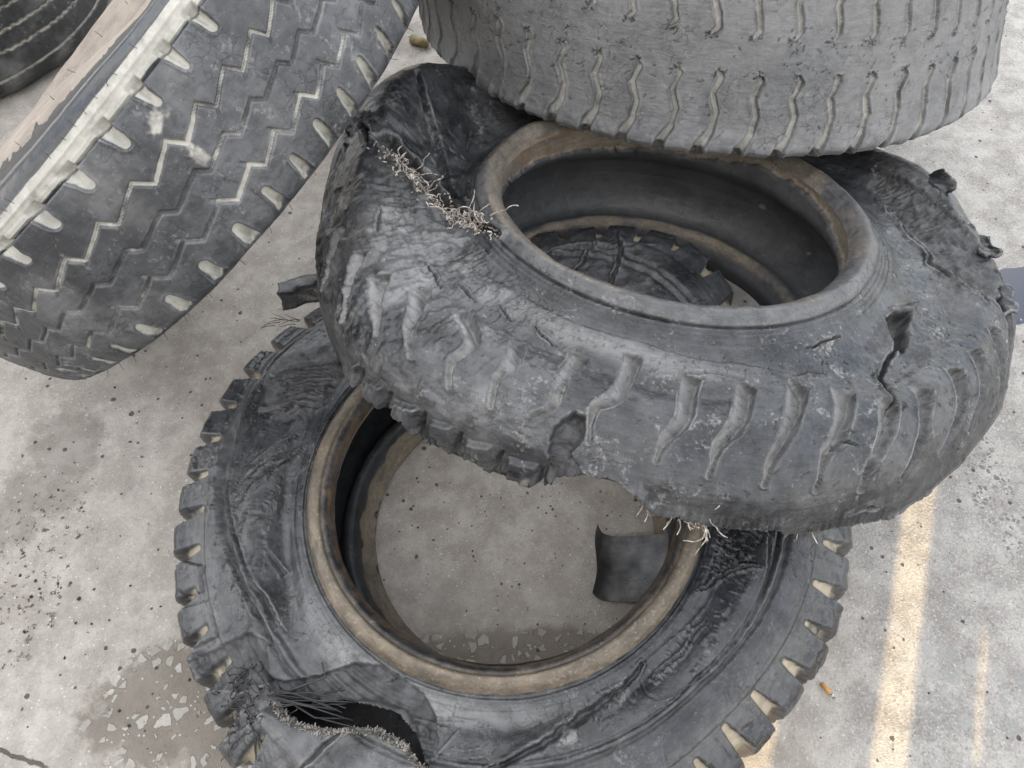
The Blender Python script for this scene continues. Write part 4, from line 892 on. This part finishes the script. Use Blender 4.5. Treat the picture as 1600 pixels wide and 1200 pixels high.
# ------------------------------------------------------------------ C: the dusty zigzag tyre leaning at the left
def tyre_zigzag():
    e = empty('tyre', MC)
    tag(e, 'leaning truck tyre with zigzag tread grooves and a pale dusty shoulder', 'tyre', 'scrap truck tyres in the heap')
    s = Surf(PC, theta_grid(-38, 80, .125, 2), .0016, warpC)
    T, S, P = s.T, s.S, s.xyz; Z = s.Z0; R = s.R0
    skin(s, 9, .8)
    ck = np.array([59.9, 55.1, 49.6, 44.3, 38.6, 31.7, 24.5, 17.2, 9.9, 3.9, -1.5]); lo = -1.5 - 5.6 * np.arange(1, 12); hi = 59.9 + 5.1 * np.arange(12, 0, -1)
    tk = np.concatenate([hi, ck, lo]); kk = np.arange(len(tk)) - 12.0
    ph = np.interp(T, tk[::-1], kk[::-1]); L = .052
    w_ = .0016 * fbm(P, 40, 3, 70); tread = sstep(-.104, -.096, Z) * (1 - sstep(.096, .104, Z)) * (T > -55) * (T < 118)
    for zc, a, off in ((.0, .0066, 0), (.039, .0088, -.15), (-.0425, .0082, .19)):
        t = ph - off; x = (t - np.floor(t)); best = np.full(T.shape, 9.0); tail = np.full(T.shape, 9.0)
        for m in (-1, 0, 1):
            for A, B in (((m * L, a), ((m + .78) * L, -a)), (((m + .78) * L, -a), ((m + 1) * L, a))):
                dd, _ = seg_dist(x * L + w_, Z - zc + w_, *A, *B); best = np.minimum(best, dd)
            c = (m + (.78 if zc > -.02 else 0)) * L; sg = -1 if zc > -.02 else 1
            dd, _ = seg_dist(x * L, Z - zc, c, sg * a, c + .004, sg * (a + .007)); tail = np.minimum(tail, dd)
        if zc == 0: tail = tail + 9
        gq = 1 - sstep(.0008, .0034, best); tg_ = 1 - sstep(.0008, .0026, tail)
        s.h -= tread * (.0038 * gq + .003 * tg_ * (1 - gq)); s.h -= tread * .0008 * gauss(best, .005); s.h -= .0035 * gauss(Z - .1012, .0016) * (T > -55) * (T < 118); s.a['raw'] = np.maximum(s.a['raw'], (.4 * gauss(Z - .1010, .0012)).astype(np.float32))
        ed = gauss(best - .0032, .0012)
        s.a['light'] = np.maximum(s.a['light'], (tread * np.maximum(.95 * ed, .8 * tg_) * np.clip(.5 + 1.1 * fbm(P, 24, 4, 73), 0, 1)).astype(np.float32))
        s.a['dust'] = np.maximum(s.a['dust'], (tread * (.95 if zc else .6) * gq * (.55 + .45 * sstep(.0003, .0016, best)) * np.clip(1.05 + .6 * fbm(P, 16, 4, 72), .6, 1.4) * (.85 + .5 * vnoise(P[0] * 22, P[1] * 22, P[2] * 22, 4))).astype(np.float32))
    # shoulder scoops, caked with pale dust
    for sgn, foff in ((1, .32), (-1, .42)):
        zz = Z * sgn; t = ph - foff; f = (t + .5) % 1 - .5; n_id = np.floor(t + .5)
        ji = vnoise(n_id + .37, sgn * 3.1, 2.2, 3)
        tip = .0695 + .003 * ji if sgn > 0 else .0615 + .004 * ji
        edge = .106 if sgn > 0 else .1
        u = np.clip((zz - tip) / (edge - tip), -.6, 1.4)
        wd = (.0052 + .0046 * np.clip(u, 0, 1)) if sgn > 0 else (.0056 + .0042 * np.clip(u, 0, 1))
        xx = f * L - .004 * u * (1 if sgn > 0 else .6)
        dd = np.where(u > .25, np.abs(xx) - wd, np.hypot(xx, (zz - tip - .25 * (edge - tip)) * .9) - wd) + .0022 * fbm(P, 60, 3, 77)
        m = (1 - sstep(-.0035, .0012, dd)) * (T > -55) * (T < 118) * (zz < .108)
        s.h -= m * (.005 + .009 * np.clip(u, 0, 1)) * (1 - .5 * sstep(-.001, .004, xx)); s.h += .0016 * gauss(dd - .001, .002) * (m < .6) * (zz < .10) * (u > -.4)
        s.a['dust'] = np.maximum(s.a['dust'], (m * np.clip(1.02 + .5 * fbm(P, 45, 4, 74), .5, 1.15)).astype(np.float32))
    # pale strip along the upper shoulder, black glossy sidewall beyond it, brown dust further down
    strip = sstep(.100, .104, Z + .003 * fbm(P, 20, 3, 79)) * (1 - sstep(.1236, .1248, Z + .001 * fbm(P, 60, 3, 80))) * (R > .51)
    s.a['dust'] = np.maximum(s.a['dust'], (strip * np.clip(.86 + .5 * fbm((T * .035, P[2] * 6, R * 3), 9, 4, 88), 0, 1.1)).astype(np.float32))
    for zc, d in ((.1045, .002), (.1085, .0012), (.1130, .0014), (.1165, .0012)): s.h -= d * gauss(Z - zc, .0011) * (R > .5)
    s.h += .0035 * gauss(Z - .1150, .003) * (R > .5)
    side = sstep(.1236, .1248, Z) * (Z > 0) + ((Z > 0) & (R < .513))
    far_ = sstep(74, 80, T % 360) * (1 - sstep(320, 330, T % 360)); side = np.clip(side, 0, 1); s.a['tan'] = (side * far_).astype(np.float32); side = side * (1 - far_); s.a['gloss'] = np.maximum(s.a['gloss'], (side * .95).astype(np.float32))
    rr = .492 - .020 * np.clip(vnoise(T * .42, 1.1, 2.2, 7), -.1, 1) - .014 * np.clip(vnoise(T * 1.7, 4.1, 2.2, 17) - .25, 0, 1) + .012 * np.clip(vnoise(T * .9, 5.1, 2.2, 8) - .35, 0, 1) + .004 * fbm(P, 60, 4, 81, .65)
    ink = side * (1 - sstep(.506, .507, R + .001 * fbm(P, 40, 3, 82))); s.a['ink'] = ink.astype(np.float32)
    br = side * (1 - sstep(rr - .0012, rr + .0012, R)); s.a['tan'] = np.maximum(s.a['tan'], (br * .9).astype(np.float32)); s.a['gloss'] *= (1 - br).astype(np.float32) * (1 - .6 * ink).astype(np.float32); s.a['ink'] *= (1 - br).astype(np.float32)
    s.h += side * .0014 * gauss(R - .512, .0012)
    s.a['light'] = np.maximum(s.a['light'], (tread * np.clip(fbm(P, 11, 4, 83) * 1.4, 0, 1) * .8).astype(np.float32))
    s.a['dust'] = np.maximum(s.a['dust'], (tread * (np.clip(fbm(P, 17, 5, 84, .6) * 1.9 - .55, 0, .62) + .22 * sstep(.088, .10, Z) * (.6 + .8 * fbm(P, 30, 3, 86)))).astype(np.float32))
    cracks(s, 70, -20, 75, .2, .42, .55, (.004, .014), (.0004, .0009), .0012, None, 85, .5)
    zs = lambda z: s.s_at(z=z)
    s.build([('lower_sidewall', 0, zs(-.099)), ('tread', zs(-.099), zs(.1035)), ('sidewall', zs(.1035), 9)], M_C, e)
    hr = MB()
    for t in np.arange(2, 66, 1.9):
        for r_, z_ in ((.532, .1215), (.488, .1493)):
            if RNG.random() < .5: continue
            tt = (t + RNG.normal(0, .4)) * D2R; p = np.array([r_ * math.cos(tt), r_ * math.sin(tt), z_])
            d = np.array([math.cos(tt) * .3, math.sin(tt) * .3, 1]) + RNG.normal(0, .25, 3)
            hr.tube(curl(p, d, RNG.uniform(.006, .012), .12, 3), .0004, .0003, 4)
    for t in np.arange(-5, 75, 6.0):
        tt = (t + RNG.normal(0, 1)) * D2R; p = np.array([.531 * math.cos(tt), .531 * math.sin(tt), -.103]); hr.tube(curl(p, np.array([math.cos(tt), math.sin(tt), -.9]) + RNG.normal(0, .2, 3), .012, .1, 3), .0005, .0004, 4)
    h_ = hr.build('vent_hair', M_DCORD, e); tag(h_, kind='stuff')
    return e, s

# ------------------------------------------------------------------ D: the grey tyre lying on top
def tyre_top():
    e = empty('tyre', MD)
    tag(e, 'grey truck tyre resting on the burst tyre, short wavy grooves in its worn tread', 'tyre', 'scrap truck tyres in the heap')
    s = Surf(PD, theta_grid(10, 170, .17, 2), .0021, warpD)
    T, S, P = s.T, s.S, s.xyz; Z = s.Z0
    skin(s, 13, .8)
    face = (T > 0) & (T < 185) & (s.R0 > .59)
    s.a['light'] = np.clip(.45 + .6 * fbm(P, 8, 3, 92), 0, 1).astype(np.float32)
    low = np.array([(.4, .1), (-.2, .085), (1.05, .066), (.75, .035), (-.4, .009), (-.6, -.004)])
    z0 = s.s_at(z=0.0, near=.29)
    def sz(z): return s.s_at(z=z, near=z0 + z)
    SZ = np.interp(np.linspace(-.01, .30, 60), np.linspace(-.01, .30, 60), [sz(z) for z in np.linspace(-.01, .30, 60)])
    def szz(z): return float(np.interp(z, np.linspace(-.01, .30, 60), SZ))
    for k in range(-13, 16):
        t0 = 86.4 + 6.12 * k; tip = .132 - .0004 * (t0 - 86.4) * .8 - (.010 if k < -6 else 0) + .004 * float(vnoise(k + .3, .2, .4, 3))
        if t0 < 5 or t0 > 185: continue
        rows = []
        rows.append(([(t0, tip), (t0 + .6, tip - .010), (t0 - .1, tip - .036), (t0 + 1.0, tip - .066), (t0 + .7, tip - .097), (t0 - .5, tip - .122), (t0 - .9, -.011)], 1.0))
        u0 = 84.1 + 6.12 * k + .2; ut = .189 - .0006 * (u0 - 84.1) + .003 * float(vnoise(k + .3, 1.2, .4, 4))
        rows.append(([(u0, ut), (u0 + .8, ut + .010), (u0 + .3, ut + .03), (u0 - .5, ut + .052), (u0 + .4, ut + .08), (u0, .285)], .85))
        for pts, sc in rows:
            pp = [(a, szz(b)) for a, b in pts]
            A = [p[0] for p in pp]; B = [p[1] for p in pp]
            ix, Tq, Sq = s.sub(min(A) - 2.4, max(A) + 2.4, min(B) - .015, max(B) + .015); Pq = [c[ix] for c in P]
            x = Tq * D2R * .62 + .0016 * fbm(Pq, 60, 3, 200 + k); y = Sq + .002 * fbm(Pq, 60, 3, 220 + k)
            dd, par = poly_dist(x, y, [(a * D2R * .62, b) for a, b in pp])
            w = (.0060 + .0074 * sstep(.55, 1, par)) * sc * (.45 + .55 * sstep(0, .10, par)); w = w * (1 + .25 * vnoise(k * 3.1, .5, .5, 6))
            fade = .35 if (t0 < 52) else 1.0
            gq = 1 - sstep(w * .45, w, dd)
            s.h[ix] -= (.0075 + .006 * sstep(.6, 1, par)) * gq * fade; s.h[ix] += .0020 * gauss(dd - w * 1.15, w * .3)
            s.a['dust'][ix] = np.maximum(s.a['dust'][ix], gq * fade * (.74 + .25 * gauss(dd - w * .55, w * .3)) * (1 - .3 * sstep(.7, 1, par)) * (.9 + .3 * vnoise(Pq[0] * 40, Pq[1] * 40, Pq[2] * 40, 2)))
            s.a['raw'][ix] = np.maximum(s.a['raw'][ix], 1.0 * gauss(dd - w, .0015) * (x < 99) * sstep(-.2, .6, vnoise(Pq[0] * 60, Pq[1] * 60, Pq[2] * 60, 5)))
        # little tears round the groove ends
        r = np.random.default_rng(300 + k)
        for (tt, zz_) in ((t0, tip), (u0, ut)):
            for q in range(9):
                a = r.uniform(0, 6.28); rr = r.uniform(.001, .004); l = r.uniform(.004, .011)
                p0 = (tt + rr * math.cos(a) / .62 / D2R, szz(zz_ + rr * math.sin(a))); a2 = a + r.normal(0, .5)
                p1 = (p0[0] + l * math.cos(a2) / .62 / D2R, p0[1] + l * math.sin(a2) * .6)
                s.crack([p0, ((p0[0] + p1[0]) / 2 + r.normal(0, .1), (p0[1] + p1[1]) / 2 + r.normal(0, .001)), p1], .62, r.uniform(.0006, .0013), .003, lip=.0012)
        for q in range(3):
            zz_ = r.uniform(.03, .12); p0 = (t0 + r.choice([-.5, .6]), szz(zz_)); s.crack([p0, (p0[0] + r.normal(0, .5), p0[1] + r.normal(0, .004))], .62, .0008, .002)
    cracks(s, 190, 40, 150, szz(.09), szz(.20), .62, (.005, .016), (.0005, .0011), .0022, .15, 93)
    cracks(s, 90, 40, 150, szz(.01), szz(.10), .62, (.004, .012), (.0004, .0009), .0016, .3, 94, .8)
    s.h -= .0016 * gauss(Z - .0, .0016) * face
    s.h += face * (.004 * sstep(.05, .01, Z) * (1 if 0 else sstep(-.02, .01, Z)) + .0035 * fbm(P, 34, 3, 98) * (1 - sstep(.02, .05, Z)))
    s.a['dust'] = np.maximum(s.a['dust'], (gauss(Z + .004, .008) * .40 * (S > .2) * (S < szz(.03)) * np.clip(.7 + fbm(P, 30, 3, 95), 0, 1)).astype(np.float32))
    s.build([('lower_sidewall', 0, szz(-.004)), ('tread', szz(-.004), szz(.30)), ('upper_sidewall', szz(.30), 9)], M_D, e)
    return e, s

# ------------------------------------------------------------------ E: the dark ribbed tyre at the back left
def tyre_ribbed():
    e = empty('tyre', ME)
    tag(e, 'dark ribbed tyre with long pale grooves, lying beyond the zigzag tyre', 'tyre', 'scrap truck tyres in the heap')
    s = Surf(PE, theta_grid(290, 380, .25, 3), .0022)
    T, S, P = s.T, s.S, s.xyz; skin(s, 17)
    w_ = .0012 * np.sign(np.sin(T * D2R * 60 * 2.2)) + .0018 * vnoise(T * 1.2, 3.3, 1.1, 2)
    for c, off in ((.243, 0), (.303, 1), (.350, 1), (.398, 1), (.446, 1), (.494, 1)):
        d = S - c - .010 * (adiff(T, 340) / 30) * (off == 0) + w_ * off
        s.h -= .008 * gauss(d, .0028); s.a['dust'] = np.maximum(s.a['dust'], (1.0 * gauss(d, .0042)).astype(np.float32))
    s.a['light'] = np.clip(fbm(P, 14, 4, 96) * 1.2, 0, .8).astype(np.float32)
    cracks(s, 120, 295, 375, .15, .50, .5, (.006, .02), (.0005, .0012), .002, None, 97, .5)
    s.build([('lower_sidewall', 0, .17), ('tread', .17, .55), ('upper_sidewall', .55, 9)], M_E, e)
    return e, s
EA, SA = tyre_near(); EB, SB = tyre_burst(); EC, SCz = tyre_zigzag(); ED, SD = tyre_top(); EE, SE = tyre_ribbed()
# ------------------------------------------------------------------ small things lying about
def scrap():
    """the curled piece of black liner inside the flat tyre: one upright wing, one lying wing"""
    e = empty('rubber_scrap', Matrix.Translation((.20, .41, 0))); tag(e, 'curled scrap of black rubber with a pale cut edge, inside the flat tyre', 'rubber scrap')
    n, m = 34, 20; V = []; th_ = .005
    prof = [(-.052, .062), (-.046, .040), (-.036, .020), (-.020, .010), (.0, .012), (.03, .022), (.065, .036), (.10, .046)]
    pr, ps = spline(prof, .0042); K = len(ps)
    for side in (0, 1):
        for i in range(K):
            for j in range(m + 1):
                a = j / m; x, z = pr[i]; y = -.060 + .125 * a
                y2 = y + (-.012 * (i / K) if a < .5 else -.018 * (i / K)) 
                V.append((x + .018 * (a - .5) + .004 * math.sin(a * 6), y2, max(z + .006 * math.sin(a * 4 + i * .1), .003) + side * th_))
    F = []; w = m + 1; q = K * w
    for i in range(K - 1):
        for j in range(m):
            c = (i * w + j, (i + 1) * w + j, (i + 1) * w + j + 1, i * w + j + 1); F.append(tuple(k + q for k in c)); F.append(c[::-1])
    rim = [i * w for i in range(K)] + [(K - 1) * w + j for j in range(1, w)] + [i * w + m for i in range(K - 2, -1, -1)] + [j for j in range(m - 1, 0, -1)]
    R = []
    for k in range(len(rim)):
        a, c = rim[k], rim[(k + 1) % len(rim)]; R.append((c, a, a + q, c + q))
    A_ = np.array(V); fq = fbm((A_[:, 0], A_[:, 1], A_[:, 2]), 45, 4, 12)
    link_mesh('body', V, F, M_IN, e, {'light': np.clip(.35 + fq, 0, 1), 'dust': np.clip(fq * .9, 0, .34), 'cs': A_[:, 1], 'cu': A_[:, 0]}); o = link_mesh('cut_edge', V, R, simple('cut_rubber', (.07, .068, .062), (.30, .28, .25), 60, .8), e)
scrap()
def butt():
    e = empty('cigarette_butt', Matrix.Translation((.535, .1995, 0))); tag(e, 'squashed cigarette butt with orange filter, beside the flat tyre', 'cigarette butt')
    d = Vector((.62, -.78, 0)).normalized()
    mb = MB(); mb.tube([d * -.015 + Vector((0, 0, .0042)), d * .0055 + Vector((0, 0, .0042))], .0040, n=14); mb.build('filter', simple('filter_paper', (.42, .20, .05), (.55, .29, .09), 300, .75), e)
    mb = MB(); mb.tube([d * .0055 + Vector((0, 0, .0042)), d * .009 + Vector((0, 0, .004)), d * .0125 + Vector((.001, 0, .0038)), d * .0145 + Vector((.0012, 0, .0036))], .0041, .0034, n=14); mb.build('burnt_end', simple('ash_paper', (.10, .09, .08), (.62, .59, .53), 260, .9), e)
butt()
def lumps(name, mat, spots, seed):
    r = np.random.default_rng(seed); V, F = [], []
    for x, y, s in spots:
        b = len(V); k = 7; a0 = r.uniform(0, 6.28); el = r.uniform(.5, 1)
        for lev, (rr, z) in enumerate(((1, .0), (.85, .45), (.35, .62))):
            for q in range(k):
                t = 2 * math.pi * q / k; g = rr * s * r.uniform(.7, 1.2); px, py = g * math.cos(t), g * math.sin(t) * el
                V.append((x + px * math.cos(a0) - py * math.sin(a0), y + px * math.sin(a0) + py * math.cos(a0), z * s * r.uniform(.7, 1.1) - .002))
        for lev in range(2):
            for q in range(k): F.append((b + lev * k + q, b + lev * k + (q + 1) % k, b + (lev + 1) * k + (q + 1) % k, b + (lev + 1) * k + q))
        for q in range(1, k - 1): F.append((b + 2 * k, b + 2 * k + q, b + 2 * k + q + 1, b + 2 * k))
    me = bpy.data.meshes.new(name); me.from_pydata(V, [], [f if len(set(f)) == 4 else f[:3] for f in F]); me.materials.append(mat)
    o = bpy.data.objects.new(name, me); COL.objects.link(o); tag(o, kind='stuff'); return o
r_ = np.random.default_rng(3)
sp = [(r_.uniform(-.28, .25), r_.uniform(.3, .68), r_.uniform(.0009, .0024)) for _ in range(110)] + [(r_.uniform(-1.0, -.4), r_.uniform(.1, .9), r_.uniform(.0010, .0032)) for _ in range(90)] \
   + [(r_.uniform(.55, 1.1), r_.uniform(.1, .7), r_.uniform(.0012, .003)) for _ in range(26)] + [(r_.normal(-.87, .05), r_.normal(.40, .08), r_.uniform(.0015, .0045)) for _ in range(30)] + [(r_.uniform(-.5, .1), r_.uniform(.9, 1.5), r_.uniform(.001, .003)) for _ in range(40)]
lumps('rubber_crumbs', simple('crumb_rubber', (.018, .016, .016), (.05, .045, .042), 200, .8), sp, 5)
sp = [(r_.uniform(-1.1, 1.2), r_.uniform(.05, 1.6), r_.uniform(.001, .0032)) for _ in range(170)]
lumps('gravel_grit', simple('grit_stone', (.32, .30, .27), (.58, .55, .50), 60, .85), sp, 6)
st_ = MB(); st_.tube([(-.292, 1.985, .006), (-.262, 1.965, .012), (-.245, 1.955, .008)], .016, .010, 9); o = st_.build('stone', simple('brown_stone', (.10, .08, .03), (.20, .16, .07), 40, .5)); tag(o, 'small brown stone on the ground between the leaning and top tyres', 'stone')
